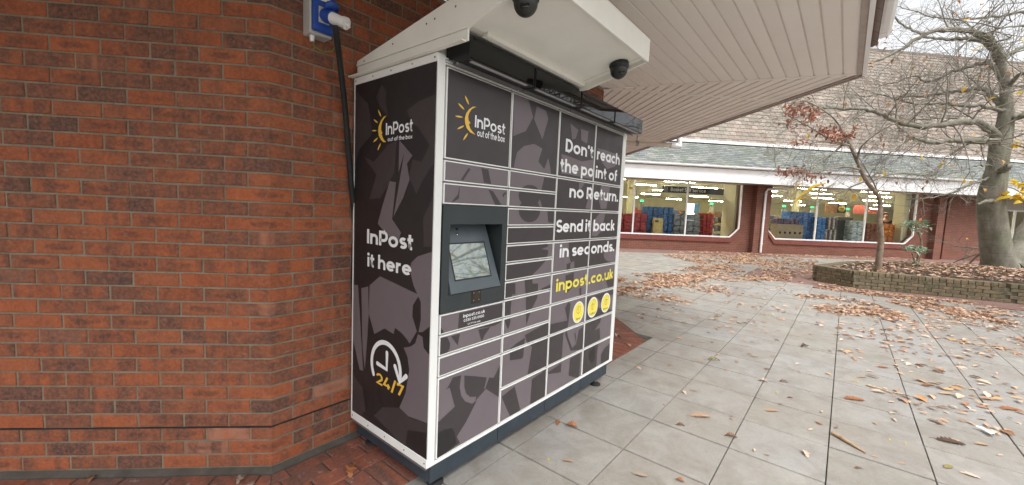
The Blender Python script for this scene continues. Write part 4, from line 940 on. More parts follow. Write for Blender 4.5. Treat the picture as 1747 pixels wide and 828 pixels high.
for x0, x1, mull in wins:
    out = [(x0+.4, WZ0), (x1-.4, WZ0), (x1, WZ0+.38), (x1, WZ1), (x0, WZ1), (x0, WZ0+.38)]
    cx, cz = (x0+x1)/2, (WZ0+WZ1)/2; t = .055
    inn = [(x0+.4+t*.4, WZ0+t), (x1-.4-t*.4, WZ0+t), (x1-t, WZ0+.38+t*.4), (x1-t, WZ1-t), (x0+t, WZ1-t), (x0+t, WZ0+.38+t*.4)]
    mb = MB(); vs = [(a, y, b) for y in (-.015, .06) for pl in (out, inn) for a, b in pl]; n = 6
    fs = [[i, (i+1) % n, n+(i+1) % n, n+i] for i in range(n)]+[[12+i, 12+(i+1) % n, 18+(i+1) % n, 18+i][::-1] for i in range(n)]+[[n+i, n+(i+1) % n, 18+(i+1) % n, 18+i] for i in range(n)]+[[i, (i+1) % n, 12+(i+1) % n, 12+i][::-1] for i in range(n)]
    mb.add(vs, fs); wo = mb.build('window', M_upvc, shop)
    for mx_ in mull:
        mb = MB(); mb.box(mx_-.028, mx_+.028, -.012, .055, WZ0+t, WZ1-t); mb.build('mullion', M_upvc, wo)
    xs_ = [x0+t]+mull+[x1-t]
    for i in range(len(xs_)-1):
        pl = clip_rect(inn, xs_[i], xs_[i+1], 0, 5); mb = MB(); mb.sheet(pl, lambda a, b: (a, .02, b)); mb.build('pane', M_glass, wo)
    # sloping tile sill under the frame, following its cut corners
    s_ = [(x0-.12, WZ0+.42), (x0+.36, WZ0-.20), (x1-.36, WZ0-.20), (x1+.12, WZ0+.42), (x1+.02, WZ0+.42), (x1-.40, WZ0-.02), (x0+.40, WZ0-.02), (x0-.02, WZ0+.42)]
    mb = MB(); mb.prism(s_[::-1], lambda a, b, t: (a, t, b), -.05, .0); mb.build('sill', M_sill, shop)
mb = MB(); mb.tube([(6.45, -.33, 0.05), (6.45, -.33, 2.62), (6.50, -.36, 2.74), (7.3, -.5, 2.80)], .045, 10)
for z in (.4, 1.5, 2.5): mb.tube([(6.45, -.33, z), (6.45, -.33, z+.05)], .056, 10)
mb.build('downpipe', M_upvc, shop)
# eaves: fascia, soffit, gutter
mb = MB(); mb.box(-9, 32, -1.0, .28, 2.90, 2.915); mb.build('eaves_soffit', plain('eaves_soffit', (.42, .34, .29), .5, var=.05), shop)
mb = MB(); mb.box(-9, 32, -1.02, -1.0, 2.885, 3.40); mb.build('fascia', M_upvc, shop)
mb = MB(); mb.box(-9, 32, -1.032, -1.021, 3.27, 3.40); mb.build('fascia_board', M_upvc, shop)
mb = MB(); pr = [(-.075, .02), (-.07, -.03), (-.045, -.058), (0, -.065), (.045, -.058), (.065, -.03)]
mb.add([(x, -1.11+a, 3.485+b) for x in (-9, 32) for a, b in pr], [[i, i+1, 7+i, 6+i] for i in range(5)])
for k in range(22): mb.tube([(-8.5+k*1.85, -1.11+a*1.08, 3.485+b*1.08) for a, b in pr], .011, 4)
mb.build('gutter', M_upvc, shop)
# roofs: every slate and tile a piece of its own; the 300 that show largest are objects, the rest one part
def tile_mat(name, attr, stops, moss):
    m = NT(name); co = m.pos(); r = m.rnd(attr); c = m.ramp(r, stops)
    c = m.mix(m.math('MULTIPLY', m.ramp(m.noise(co, 1.1, 6, .7), [(.42, 0.), (.66, 1.)]), .75), c, moss)
    c = m.mix(m.ramp(m.noise(co, 14, 5, .75), [(.54, 0.), (.72, .7)]), c, tuple(x*.4 for x in stops[0][1]))
    m.color(c); m.rough(.75); m.bump(m.noise(co, 40, 4), .3, .01); return m.mat
ST = [(0., (.105, .118, .12)), (.4, (.16, .172, .172)), (.8, (.225, .232, .222)), (1., (.28, .282, .26))]
TT = [(0., (.185, .146, .118)), (.4, (.26, .208, .17)), (.8, (.335, .272, .226)), (1., (.205, .155, .125))]
M_slate, M_slate_s = tile_mat('slate', False, ST, (.15, .172, .122)), tile_mat('slate_mass', True, ST, (.15, .172, .122))
M_tile, M_tile_s = tile_mat('roof_tile', False, TT, (.20, .19, .155)), tile_mat('roof_tile_mass', True, TT, (.20, .19, .155))
def roof(name, p0, p1, x0, x1, tw, th, m1, m2, limit, thick):
    """p0, p1: (y,z) of the lower and upper edge"""
    a, b = V(p0), V(p1); L = (b-a).length; d = (b-a)/L; n = V((-d.y, d.x)); rows = int(L/th)
    base = MB(); base.add([(x0, a.x, a.y), (x1, a.x, a.y), (x1, b.x, b.y), (x0, b.x, b.y)], [[0, 1, 2, 3]]); par = base.build(name, M_soffdark, shop)
    me = MB(); tk = thick
    sh = [(-tw/2+.006, 0), (tw/2-.006, 0), (tw/2-.006, th*1.12), (-tw/2+.006, th*1.12)]
    def tile3(u, v, k, o): q_ = a+d*(v+k)+n*o; return (u, q_.x, q_.y)
    def verts(ox, v, tl=0.):
        low = tk*1.7; hi = tk*.25
        P = []
        for u, k in sh: P.append(tile3(ox+u, v, k, (low if k == 0 else hi)+tl*u))
        for u, k in sh[:2]: P.append(tile3(ox+u, v, k, low-tk+tl*u))
        return P
    F = [[0, 1, 2, 3], [4, 5, 1, 0], [5, 2, 1], [4, 0, 3]]
    items = []
    for r in range(rows):
        x = x0+(tw/2 if r % 2 else 0)
        while x < x1:
            c3 = F0+FS*x+FN*(a+d*(r*th)).x+V((0, 0, (a+d*(r*th)).y)); px, py, z = project(c3)
            # hidden behind the near canopy or out of the frame: not among the largest in view
            vis = 1070 < px < 1760 and py > -10 and py > 262-(px-1068)*.36 and not (px > 1600 and r > 400)
            items.append((z if vis else 1e9, x, r)); x += tw
    items.sort(); ms = MB()
    vs0 = verts(0, 0); mesh_ = MB(); mesh_.add(vs0, F); pm = mesh_.mesh('tile', m1)
    for i, (k, x, r) in enumerate(items):
        tl = random.uniform(-.02, .02)
        if i < limit and k < 1e8:
            o_ = a+d*(r*th)-a; inst(name.split('_')[0]+'_tile' if name[0] != 's' else 'slate', pm, (x, o_.x, o_.y), (0, 0, 0), par)
        else: ms.add(verts(x+random.uniform(-.004, .004), r*th, tl), F, 0, False, random.random())
    tag(ms.build(name+'_field', m2, par, rnd=True), kind='stuff'); return par
roof('slate_skirt', (-1.06, 3.50), (.55, 4.66), -9, 30, .30, .155, M_slate, M_slate_s, 295, .010)
mb = MB(); mb.box(-9, 30, .42, .60, 4.64, 4.76); mb.build('flashing', M_upvc, shop)
roof('upper_roof', (.55, 4.72), (4.2, 10.75), -9, 34, .29, .22, M_tile, M_tile_s, 295, .014)
mb = MB(); mb.box(-9, 34, 4.15, 4.45, 10.70, 10.84); mb.add([(-9, 4.3, 10.7), (34, 4.3, 10.7), (34, 14, 4.7), (-9, 14, 4.7)], [[0, 1, 2, 3]]); mb.build('ridge', M_tile, shop)
# entrance at the far right
mb = MB(); mb.box(17.9, 18.2, .6, .9, 0, 2.9); mb.box(17.9, 30, 1.0, 1.2, 2.45, 2.9); mb.box(24, 30, .9, 1.2, 0, 2.9); mb.build('wall', plain('render_wall', (.55, .5, .42), .7), shop)
ent = MB()
for x0, x1 in ((18.25, 18.32), (19.35, 19.43), (20.5, 20.58), (21.7, 21.78)): ent.box(x0, x1, .95, 1.02, 0, 2.45)
for z0, z1 in ((2.38, 2.45), (.72, 1.02), (0, .12)): ent.box(18.3, 21.75, .955, 1.015, z0, z1)
eo = ent.build('entrance_door', M_upvc, shop)
for x0, x1 in ((18.32, 19.35), (19.43, 20.5), (20.58, 21.7)):
    for z0, z1 in ((.12, .72), (1.02, 2.38)):
        mb = MB(); mb.sheet([(x0, z0), (x1, z0), (x1, z1), (x0, z1)], lambda a, b: (a, .985, b)); mb.build('pane', M_glass, eo)
mb = MB(); mb.lathe([(0, 0), (.09, 0)], 20, 0, lambda p: V((18.75+p.x, .95, .87+p.y))); mb.build('door_sticker', plain('sticker_blue', (.02, .05, .25), .4, var=0), eo)
# ---- inside the shop
cream = plain('shop_wall_cream', (.62, .57, .38), .7, var=.05, scale=2)
mb = MB(); mb.box(-20, 48, 1.25, 28, -.05, .0); mb.box(-20, 17.9, .3, 1.25, -.05, .0); mb.build('shop_floor', plain('shop_floor', (.40, .37, .30), .35, var=.06), shop)
mb = MB(); mb.box(-20, 48, 1.25, 28, 3.30, 3.34); mb.box(-20, 17.9, .25, 1.25, 3.30, 3.34); mb.build('shop_ceiling', plain('shop_ceiling', (.70, .65, .46), .7, var=.03), shop)
mb = MB(); mb.box(-20, 48, 27.9, 28.1, 0, 3.3); mb.box(-20.1, -20, .3, 28, 0, 3.3); mb.box(48, 48.1, 1.3, 28, 0, 3.3); mb.box(5.52, 5.70, .30, 1.15, 0, 3.3); mb.box(13.72, 14.0, .30, .75, 0, 3.3)
for cx, cy in ((1.95, 3.2), (9.2, 4.6), (-2, 3.4), (12.8, 5.5)): mb.box(cx-.13, cx+.13, cy-.13, cy+.13, 0, 3.3)
mb.build('shop_wall', cream, shop)
M_lamp = plain('strip_light', (.9, .9, .85), .5, var=0, emit=((1, .94, .70), 55.))
k = 0
for dd in (2.0, 5.0, 9.0, 14.5, 22.):
    for i in range(22):
        x = 16.4+dd*1.12-i*(3.3+dd*.05)-(dd*.61 % 2.1)
        if not 960 < project(F0+FS*x+FN*dd+V((0, 0, 3.1)))[0] < 1640: continue
        o = empty('strip_light', F0+FS*x+FN*dd+V((0, 0, 3.04)), -math.pi/4)
        tag(o, 'long white fluorescent strip light hanging from the shop ceiling', 'strip light', 'strip lights on the shop ceiling')
        mb = MB(); mb.box(-.75, .75, -.04, .04, 0, .026, bev=.008); mb.build('tube', M_lamp, o)
        mb = MB(); mb.box(-.76, .76, -.06, .06, .027, .06); mb.box(-.5, -.47, -.01, .01, .06, .26); mb.box(.47, .5, -.01, .01, .06, .26); mb.build('housing', M_upvc, o); k += 1
def shop_thing(name, label, cat, s, d, z=0, group=None): return tag(empty(name, F0+FS*s+FN*d+V((0, 0, z)), -math.pi/4), label, cat, group)
def pack_stack(label, px0, px1, ytop, d, depth, cols, rows, c, name='drinks_stack', cat='stack', zbot=0., wrap=.35, group=None, deco=None):
    s0, z1 = fpx(px0, ytop, d); s1, z1b = fpx(px1, ytop, d); z1 = (z1+z1b)/2; cw = (s1-s0)/cols; rh = (z1-zbot)/rows
    o = shop_thing(name, label, cat, (s0+s1)/2, d, zbot, group)
    mm = []
    for i, cc_ in enumerate(c if isinstance(c[0], (tuple, list)) else [c]):
        m = NT(name+'_wrap'); co = m.obj(); r = m.rnd(False); w_ = m.math('MULTIPLY', r, 30.)
        base = m.ramp(m.noise(m.scale(co, (1, 1, 2.2)), 7, 3, .6, w_), [(.38, tuple(x*.45 for x in cc_)), (.5, cc_), (.66, tuple(min(.8, x*1.3+.12*wrap) for x in cc_))])
        m.color(base); m.rough(.32); mm.append(m.mat)
    for r in range(rows):
        for k in range(cols):
            mb = MB(); x0 = -(s1-s0)/2+cw*k; j = random.uniform(-.012, .012)
            mb.box(x0+.008, x0+cw-.008, j, depth+j, rh*r+.003, rh*(r+1)-.006, bev=min(.03, cw*.12)); mb.build('pack', mm[(r+k) % len(mm)], o)
    return o
pack_stack('red drinks packs stacked at the left end of the left shop window', 1050, 1080, 364, .55, .5, 2, 4, (.36, .03, .03))
pack_stack('red drinks packs stacked between the window bar and the blue packs', 1083, 1105, 364, .55, .5, 2, 4, (.36, .03, .03))
pack_stack('tall stack of blue bottled water packs in the left shop window', 1105.5, 1150.5, 353, .75, .6, 5, 5, (.03, .12, .30))
pack_stack('grey drinks packs stacked in the left shop window', 1151, 1196, 365.5, .6, .5, 4, 6, (.22, .24, .25))
pack_stack('narrow red stack of drinks packs right of the grey packs', 1201, 1219, 364, .6, .5, 3, 6, (.40, .03, .03))
pack_stack('blue bottled water packs behind the cardboard tray in the right shop window', 1350, 1391, 361.5, .95, .6, 4, 5, (.03, .14, .38))
pack_stack('row of purple drinks packs above the cardboard tray', 1327, 1366, 373, .85, .4, 4, 6, (.10, .06, .13))
pack_stack('narrow blue water stack right of the window bar', 1396, 1411, 371, .6, .5, 2, 5, (.04, .18, .45))
pack_stack('crates of small bottles with pale caps in the right shop window', 1411.5, 1430, 371, .7, .4, 5, 3, [(.08, .05, .05), (.42, .38, .36)])
pack_stack('pale grey packs stacked left of the right-hand window bar', 1455, 1474, 377, .6, .5, 2, 5, (.40, .47, .50))
pack_stack('brown packs stacked behind the sapling stem', 1480, 1501, 381, .6, .5, 3, 5, (.20, .06, .025))
pack_stack('bright orange packs stacked in the right shop window', 1503, 1541, 382, .6, .5, 5, 5, (.55, .17, .025))
# sack, cardboard tray, trolley, dark display, posters, signs
s0, z1 = fpx(1114, 372, .38); s1, _ = fpx(1131, 372, .38); o = shop_thing('yellow_sack', 'pale yellow sack leaning in front of the blue water packs', 'sack', (s0+s1)/2, .38, .62)
mb = MB(); w_ = (s1-s0)/2; rows_ = 7; vs = []; N = 14
for i in range(rows_+1):
    t = i/rows_; zz = (z1-.62)*t; bul = 1+.08*math.sin(t*9); cl_ = 1 if t < .86 else .92
    for j in range(N):
        a = 2*math.pi*j/N; cx = math.copysign(abs(math.cos(a))**.5, math.cos(a)); sy = math.copysign(abs(math.sin(a))**.6, math.sin(a))
        vs.append((w_*cx*bul*cl_+.01*math.sin(i*2.1+j), .13*sy*(1 if t < .8 else .6), zz))
mb.add(vs, [[i*N+j, i*N+(j+1) % N, (i+1)*N+(j+1) % N, (i+1)*N+j] for i in range(rows_) for j in range(N)], 0, True); mb.add(vs[-N:], [list(range(N))])
mb.build('sack', plain('sack_yellow', (.62, .48, .18), .6, var=.12, scale=9), o)
mb = MB(); mb.box(-w_*.8, -w_*.1, -.142, -.136, (z1-.62)*.74, (z1-.62)*.88); mb.build('sack_print', plain('sack_print', (.12, .09, .05), .6), o)
mb = MB(); mb.box(-w_*1.1, w_*1.1, -.02, .25, -.60, -.005); mb.build('stand', plain('sack_stand', (.25, .22, .18), .6), o)
s0, z1 = fpx(1325, 382, .5); s1, _ = fpx(1370, 382, .5); o = shop_thing('cardboard_tray', 'brown cardboard tray with a row of round holes in the right shop window', 'box', (s0+s1)/2, .45)
mb = MB(); w_ = (s1-s0)/2; mb.box(-w_, w_, 0, .4, 0, z1); mb.build('box', plain('cardboard', (.34, .26, .17), .8, var=.08), o)
for k in range(5):
    mb = MB(); mb.lathe([(0, .003), (.055, .003), (.055, 0)], 16, 0, lambda p: V((-w_*.75+k*w_*.38+p.x, -p.z, z1*.80-.12+p.y))); mb.build('hole', M_hole, o)
s0, z1 = fpx(1432, 370, 1.0); s1, _ = fpx(1456, 370, 1.0); o = shop_thing('dark_display_case', 'dark display case behind the pale grey packs', 'display', (s0+s1)/2, 1.0)
mb = MB(); w_ = (s1-s0)/2; mb.box(-w_, w_, 0, .5, 0, z1*.92, bev=.02); mb.build('case', plain('display_dark', (.03, .03, .022), .4, var=.3, scale=6), o)
mb = MB(); mb.box(-w_, w_, -.02, .5, z1*.93, z1, bev=.02); mb.build('top_shelf', plain('display_top', (.10, .07, .045), .5, var=.3, scale=14), o)
s0, z1 = fpx(1226, 362, 1.6); s1, _ = fpx(1241, 362, 1.6); o = shop_thing('wire_rack', 'grey wire rack standing right of the narrow red stack', 'rack', (s0+s1)/2, 1.6); w_ = (s1-s0)/2
mb = MB()
for x in (-w_, w_):
    for y in (0, .4): mb.tube([(x, y, 0), (x, y, z1)], .012, 6)
for z in (.4, .8, 1.2, z1-.02): mb.box(-w_, w_, 0, .4, z, z+.02)
mb.build('frame', M_grey, o)
for z in (.42, .82, 1.22):
    mb = MB(); mb.box(-w_*.8, w_*.8, .05, .35, z, z+.26, bev=.02); mb.build('goods', plain('rack_goods', (.12, .12, .13), .5, var=.4, scale=12), o)
s0, z0 = fpx(1130, 331, 1.6); s1, z1 = fpx(1244, 322, 1.6); zc0, zc1 = fpx(1187, 331, 1.6)[1], fpx(1187, 320, 1.6)[1]
o = shop_thing('hanging_sign', 'long black hanging sign reading Basket Self Service', 'sign', (s0+s1)/2, 1.6, zc0); w_ = (s1-s0)/2; hh = zc1-zc0
mb = MB(); mb.box(-w_, w_, 0, .04, 0, hh); mb.build('board', plain('sign_black', (.02, .02, .022), .4), o)
letter('Basket Self Service', -w_*.76, w_*.30, hh*.25, hh*.55, lambda a, b: (a, -.004, b), o, M_ink, .17)
mb = MB()
for a in range(3):
    for b in range(4): mb.box(-w_*.97+a*.07, -w_*.97+a*.07+.05, -.004, -.001, hh*(.12+.2*b), hh*(.12+.2*b)+.05)
mb.build('basket_symbol', plain('sign_grey', (.3, .3, .3), .5), o)
mb = MB()
for x in (-w_*.8, w_*.8): mb.tube([(x, .02, hh), (x, .02, 3.3-zc0)], .006, 5)
mb.build('hanger', M_grey, o)
def poster(label, px0, px1, y0, y1, d, c, name='poster', disc_c=None, extra=None):
    s0, zt = fpx(px0, y0, d); s1, zb = fpx(px1, y1, d); o = shop_thing(name, label, 'poster', (s0+s1)/2, d, min(zb, zt)); w_ = (s1-s0)/2; h = abs(zt-zb)
    mb = MB(); mb.box(-w_, w_, 0, .02, 0, h); mb.build('panel', plain('poster_'+label[:14].replace(' ', '_'), c, .5, var=.25, scale=7), o)
    if disc_c:
        r_ = min(w_, h/2)*.82; mb = MB(); mb.lathe([(0, .003), (r_, .003), (r_, 0)], 28, 0, lambda p: V((p.x, -p.z, h/2+p.y))); mb.build('disc', plain('poster_disc', disc_c, .5, var=0), o)
        mb = MB(); mb.box(-r_*.6, r_*.6, -.0055, -.0035, h*.47, h*.53); mb.box(-r_*.4, r_*.4, -.0055, -.0035, h*.36, h*.40); mb.build('disc_line', M_line, o)
    if h < 1.2:   # small posters hang on a rod from the ceiling
        mb = MB(); mb.tube([(0, .01, h), (0, .01, 3.3-min(zb, zt))], .005, 4); mb.build('hanger', M_grey, o)
    return o
poster('orange and cream bakery poster above the bottle crates', 1409, 1428, 347, 364, 2.2, (.48, .25, .10))
poster('black poster with a large round yellow disc in the right shop window', 1430, 1442.5, 348, 364, 1.9, (.03, .03, .03), disc_c=(.75, .55, .03))
poster('blue and white price board hanging at the right end of the shop', 1527, 1543, 336, 345, 3.0, (.12, .2, .32))
poster('red and white poster behind the pale grey packs', 1457, 1474, 350, 365, 2.6, (.42, .10, .07))
poster('red produce poster behind the sapling stem', 1482, 1498, 357, 365, 2.8, (.36, .09, .06))
poster('small yellow square sign high in the left shop window', 1073, 1079, 318.5, 323.5, .9, (.65, .5, .05))
poster('small white square sign high in the right shop window', 1399, 1406, 332, 338, .3, (.75, .75, .7))
poster('small yellow sign between the white notices in the right shop window', 1431, 1437.5, 340, 346, 1.2, (.65, .5, .05))
poster('blue panel beside the bright doorway at the back of the shop', 1185, 1192, 347, 364, 5.5, (.04, .12, .22))
for px, py, d, lb in ((1095, 343, 2.2, 'green lit till sign on a pole behind the red drinks packs'), (1214, 348, 3.4, 'green lit till sign above the narrow red stack'), (1337.5, 352, 2.4, 'green lit till sign above the purple drinks packs'), (1386, 354, 3.5, 'green lit till sign above the blue water packs'), (1446, 357, 3.5, 'green lit till sign right of the round yellow poster'), (1539, 369, 3.0, 'green lit till sign at the right end of the shop')):
    s, z = fpx(px, py, d); o = shop_thing('till_sign', lb, 'sign', s, d); mb = MB(); mb.box(-.07, .07, -.05, .05, z-.04, z+.05, bev=.01); mb.build('lamp', plain('till_green', (.03, .4, .15), .4, var=0, emit=((.05, .8, .25), 1.2)), o)
    mb = MB(); mb.tube([(0, 0, .85), (0, 0, z-.04)], .02, 6); mb.build('pole', M_grey, o)
    mb = MB(); mb.box(-.5, .5, -.25, .25, 0, .85, bev=.03); mb.box(-.11, .11, -.06, .02, z-.42, z-.14); mb.build('till', plain('till_body', (.45, .42, .33), .5), o)
s0, z1 = fpx(1172, 347, 7.); s1, z0_ = fpx(1184.5, 366, 7.); o = shop_thing('back_doorway', 'bright white doorway at the back of the shop', 'door', (s0+s1)/2, 7.)
mb = MB(); mb.box(-(s1-s0)/2, (s1-s0)/2, 0, .05, 0, z1); mb.build('lit_opening', plain('doorway_light', (.85, .88, .9), .5, var=0, emit=((.9, .97, 1.), 1.3)), o)
rs = random.Random(5)
for i in range(9):
    x = -4.5+i*2.25; dd = 6.2+(i % 3)*1.1
    if 1.5 < x < 3.4: dd = 8.6
    o = shop_thing('shelf_unit', 'low shelf unit of mixed groceries at the back of the shop', 'shelf', x, dd, 0, 'grocery shelves at the back of the shop'); mb = MB()
    mb.box(-1.05, 1.05, .3, .36, 0, 1.65)
    for z in (.1, .55, 1.0, 1.45): mb.box(-1.05, 1.05, 0, .3, z, z+.03)
    mb.build('shelf', plain('shelf_metal', (.5, .48, .4), .5), o)
    for z in (.13, .58, 1.03, 1.48):
        x_ = -1.0
        while x_ < .9:
            w_ = rs.uniform(.18, .4); c = rs.choice([(.35, .05, .03), (.45, .28, .06), (.08, .1, .2), (.4, .38, .32), (.1, .2, .08), (.25, .1, .05), (.05, .05, .05)])
            mb = MB(); mb.box(x_, x_+w_-.02, .02, .26, z, z+rs.uniform(.22, .36), bev=.015); mb.build('goods', plain('goods_%d%d%d' % tuple(int(v*100) for v in c), c, .45, var=.25, scale=9), o); x_ += w_
# ---- person at the till
def skin(name, pts, edges, rad, mat, parent, root=0):
    me = bpy.data.meshes.new(name); me.from_pydata(pts, edges, []); me.materials.append(mat); o = inst(name, me, (0, 0, 0), parent=parent)
    md = o.modifiers.new('skin', 'SKIN'); md.use_smooth_shade = True
    for i, r in enumerate(rad):
        v = me.skin_vertices[0].data[i]; v.radius = r if hasattr(r, '__len__') else (r, r); v.use_root = i == root
    s_ = o.modifiers.new('sub', 'SUBSURF'); s_.levels = 1; s_.render_levels = 2; return o
s, z = fpx(1512, 366, 1.75); per = shop_thing('person', 'person in a black top behind the orange packs in the shop window', 'person', s, 1.75)
per.rotation_euler.z += -.5
H = z+.12; k = H/1.75
def P(x, y, zz): return (x*k, y*k, zz*k)
pts = [P(0, 0, .95), P(0, 0, 1.15), P(0, 0, 1.38), P(0, 0, 1.48), P(0, -.015, 1.56), P(0, -.01, 1.66), P(.17, 0, 1.39), P(.23, -.05, 1.12), P(.20, -.26, 1.0), P(.19, -.34, 1.0), P(-.17, 0, 1.39), P(-.23, -.05, 1.12), P(-.20, -.26, 1.0), P(-.19, -.34, 1.0), P(.09, 0, .88), P(.10, -.02, .48), P(.10, .02, .07), P(.10, -.14, .03), P(-.09, 0, .88), P(-.10, -.02, .48), P(-.10, .02, .07), P(-.10, -.14, .03)]
ed = [(0, 1), (1, 2), (2, 3), (3, 4), (4, 5), (2, 6), (6, 7), (7, 8), (8, 9), (2, 10), (10, 11), (11, 12), (12, 13), (0, 14), (14, 15), (15, 16), (16, 17), (0, 18), (18, 19), (19, 20), (20, 21)]
M_skin = plain('skin', (.52, .30, .21), .5, var=.03)
rad = [(.13, .09), (.12, .085), (.13, .085), .05, (.07, .085), (.075, .09), .05, .042, .034, .03, .05, .042, .034, .03, .085, .058, .042, .035, .085, .058, .042, .035]
skin('body', pts, ed, [tuple(x*k for x in r) if hasattr(r, '__len__') else r*k for r in rad], M_skin, per)
skin('black_top', [pts[i] for i in (0, 1, 2, 6, 7, 10, 11)]+[P(.21, -.20, 1.03), P(-.21, -.20, 1.03), P(0, 0, 1.44)], [(0, 1), (1, 2), (2, 3), (3, 4), (2, 5), (5, 6), (4, 7), (6, 8), (2, 9)], [(.155*k, .11*k), (.14*k, .105*k), (.15*k, .105*k), .064*k, .055*k, .064*k, .055*k, .045*k, .045*k, .062*k], plain('black_cloth', (.012, .012, .013), .8), per)
skin('trousers', [pts[0], pts[14], pts[15], P(.10, .02, .10), pts[18], pts[19], P(-.10, .02, .10)], [(0, 1), (1, 2), (2, 3), (0, 4), (4, 5), (5, 6)], [(.15*k, .11*k), .098*k, .07*k, .058*k, .098*k, .07*k, .058*k], plain('navy_cloth', (.015, .018, .03), .8), per)
mb = MB(); mb.lathe([(0, .118), (.05, .112), (.085, .085), (.10, .04), (.10, -.01), (.092, -.06), (.08, -.09)], 16, 0, lambda p: V((p.x*k*.92, (p.y*.98+.018)*k, (1.635+p.z)*k)) if not (p.y < -.03 and p.z < .06) else V((p.x*k*.92, (p.y*.6+.01)*k, (1.635+max(p.z, .055))*k))); mb.build('hair', plain('hair_blonde', (.22, .14, .06), .6, var=.2, scale=40), per)
mb = MB()
for x in (-.03, .03): mb.lathe([(0, .008), (.008, .005), (.010, 0)], 10, 0, lambda p: V(((x+p.x)*k, (-.098-p.z)*k, (1.635+p.y)*k)))
mb.build('eyes', M_black, per)
mb = MB(); mb.add([P(0, -.125, 1.600), P(-.014, -.095, 1.595), P(.014, -.095, 1.595), P(0, -.098, 1.64)], [[0, 1, 3], [0, 3, 2], [0, 2, 1]]); mb.build('nose', M_skin, per)
mb = MB(); mb.tube([P(-.022, -.094, 1.568), P(0, -.102, 1.565), P(.022, -.094, 1.568)], .005*k, 6); mb.build('mouth', plain('lips', (.4, .14, .11), .5), per)
# ================================================================== PLANTER
PZ = .39; PC = V((13.6, -4.6, 0))
pl = tag(empty('planter', PC), 'low brick planter wall with mossy bricks holding the big tree', 'planter')
core = MB(); n = len(PLANTER)
def pin(p, t): c = PC.xy; d = (c-V(p)); return tuple((V(p)+d.normalized()*t))
core.prism([pin(p, .02) for p in PLANTER][::-1], lambda a, b, t: (a-PC.x, b-PC.y, t), -.05, PZ-.09)
pcore = core.build('wall', mortar_mat('planter_mortar', (.07, .065, .045), (.12, .11, .08)), pl)
pieces = []
for e_ in range(n):
    a, b = V((*PLANTER[e_], 0)), V((*PLANTER[(e_+1) % n], 0)); L = (b-a).length; d = (b-a)/L; nrm = V((d.y, -d.x, 0))
    if (a+nrm-PC).length < (a-PC).length: nrm = -nrm
    rz = math.atan2(d.y, d.x); rz = rz if (V((-math.sin(rz)*-1, math.cos(rz)*-1, 0)).dot(nrm) > 0) else rz+math.pi
    for c in range(4):
        t = 0 if c % 2 else .11
        while t+.2 < L+.06:
            m_ = min(t+.11, L-.08); pieces.append((a+d*m_+nrm*random.uniform(-.004, .004)+V((0, 0, .005+c*.0735)), rz, 'b', random.randrange(6))); t += .225
    t = 0
    while t+.09 < L+.02:
        pieces.append((a+d*(t+.05)+nrm*.004+V((0, 0, PZ-.094)), rz, 's', 0)); t += .112
def soldier():
    mb = MB(); mb.box(-.051, .051, 0, .215, 0, .092, bev=.006); return mb.v, mb.f
SO = soldier(); mb = MB(); mb.add(*SO); SOM = mb.mesh('coping_brick', M_planter); PBM = []
for vs, fs in BV:
    mb = MB(); mb.add(vs, fs); PBM.append(mb.mesh('brick', M_planter))
def pk(c3):
    px, py, z = project(c3); return z if 1370 < px < 1770 and z < 16 else 1e9
pieces = sorted(((pk(p[0]),)+p for p in pieces), key=lambda t: t[0]); ms = MB()
for i, (key, c3, rz, ty, v) in enumerate(pieces):
    if i < 298 and key < 1e8: inst('brick' if ty == 'b' else 'coping_brick', PBM[v] if ty == 'b' else SOM, c3-PC, (0, 0, rz), pcore)
    else:
        R = Matrix.Rotation(rz, 3, 'Z'); vs, fs = BV[v] if ty == 'b' else SO; ms.add([tuple(R @ V(p)+c3-PC) for p in vs], fs, 0, False, random.random())
tag(ms.build('brick_mass', M_planter_s, pcore, rnd=True), kind='stuff')
soil = MB(); inner = [pin(p, .22) for p in PLANTER]; rings = []; N = 48
def edge_pt(t):
    t *= n; i = int(t) % n; f = t-int(t); return V(inner[i]).lerp(V(inner[(i+1) % n]), f)
vs = [(0, 0, .52)]
for r in (1., .85, .66, .45, .22):
    for k in range(N):
        p = edge_pt(k/N); q_ = PC.xy+(p-PC.xy)*r; h = .31+(1-r)*.22+.05*noise.noise(V((q_.x*1.3, q_.y*1.3, 4))); vs.append((q_.x-PC.x, q_.y-PC.y, h))
fs = [[0, 1+4*N+k, 1+4*N+(k+1) % N] for k in range(N)]+[[1+r*N+k, 1+r*N+(k+1) % N, 1+(r+1)*N+(k+1) % N, 1+(r+1)*N+k] for r in range(4) for k in range(N)]
soil.add(vs, fs, 0, True); soil.build('soil', plain('soil', (.055, .035, .022), .95, var=.3, scale=6), pl)
def soil_z(x, y):
    r = min(1, (V((x, y))-PC.xy).length/3.4); return .31+(1-r)*.22+.02
# ================================================================== TREES
def bark_mat(name, c1, c2, c3):
    m = NT(name); co = m.obj(); f = m.noise(m.scale(co, (1, 1, .35)), 7, 6, .7); c = m.ramp(f, [(.3, c1), (.55, c2), (.75, c3)])
    c = m.mix(m.math('MULTIPLY', m.ramp(m.noise(co, 1.7, 5, .6), [(.45, 0.), (.62, 1.)]), .55), c, (.10, .115, .055))
    ln = m.noise(m.scale(co, (2, 2, 26)), 1.5, 3, .6); c = m.mix(m.ramp(ln, [(.3, .45), (.42, 0.)]), c, tuple(x*.35 for x in c1))
    m.color(c); m.rough(.85); m.bump(m.math('ADD', f, ln), .5, .02); return m.mat
M_bark = bark_mat('grey_bark', (.13, .118, .092), (.21, .195, .155), (.31, .295, .25))
M_twig = plain('twig_bark', (.215, .192, .155), .8, var=.25, scale=5)
M_bark2 = plain('sapling_bark', (.20, .15, .105), .8, var=.25, scale=9)
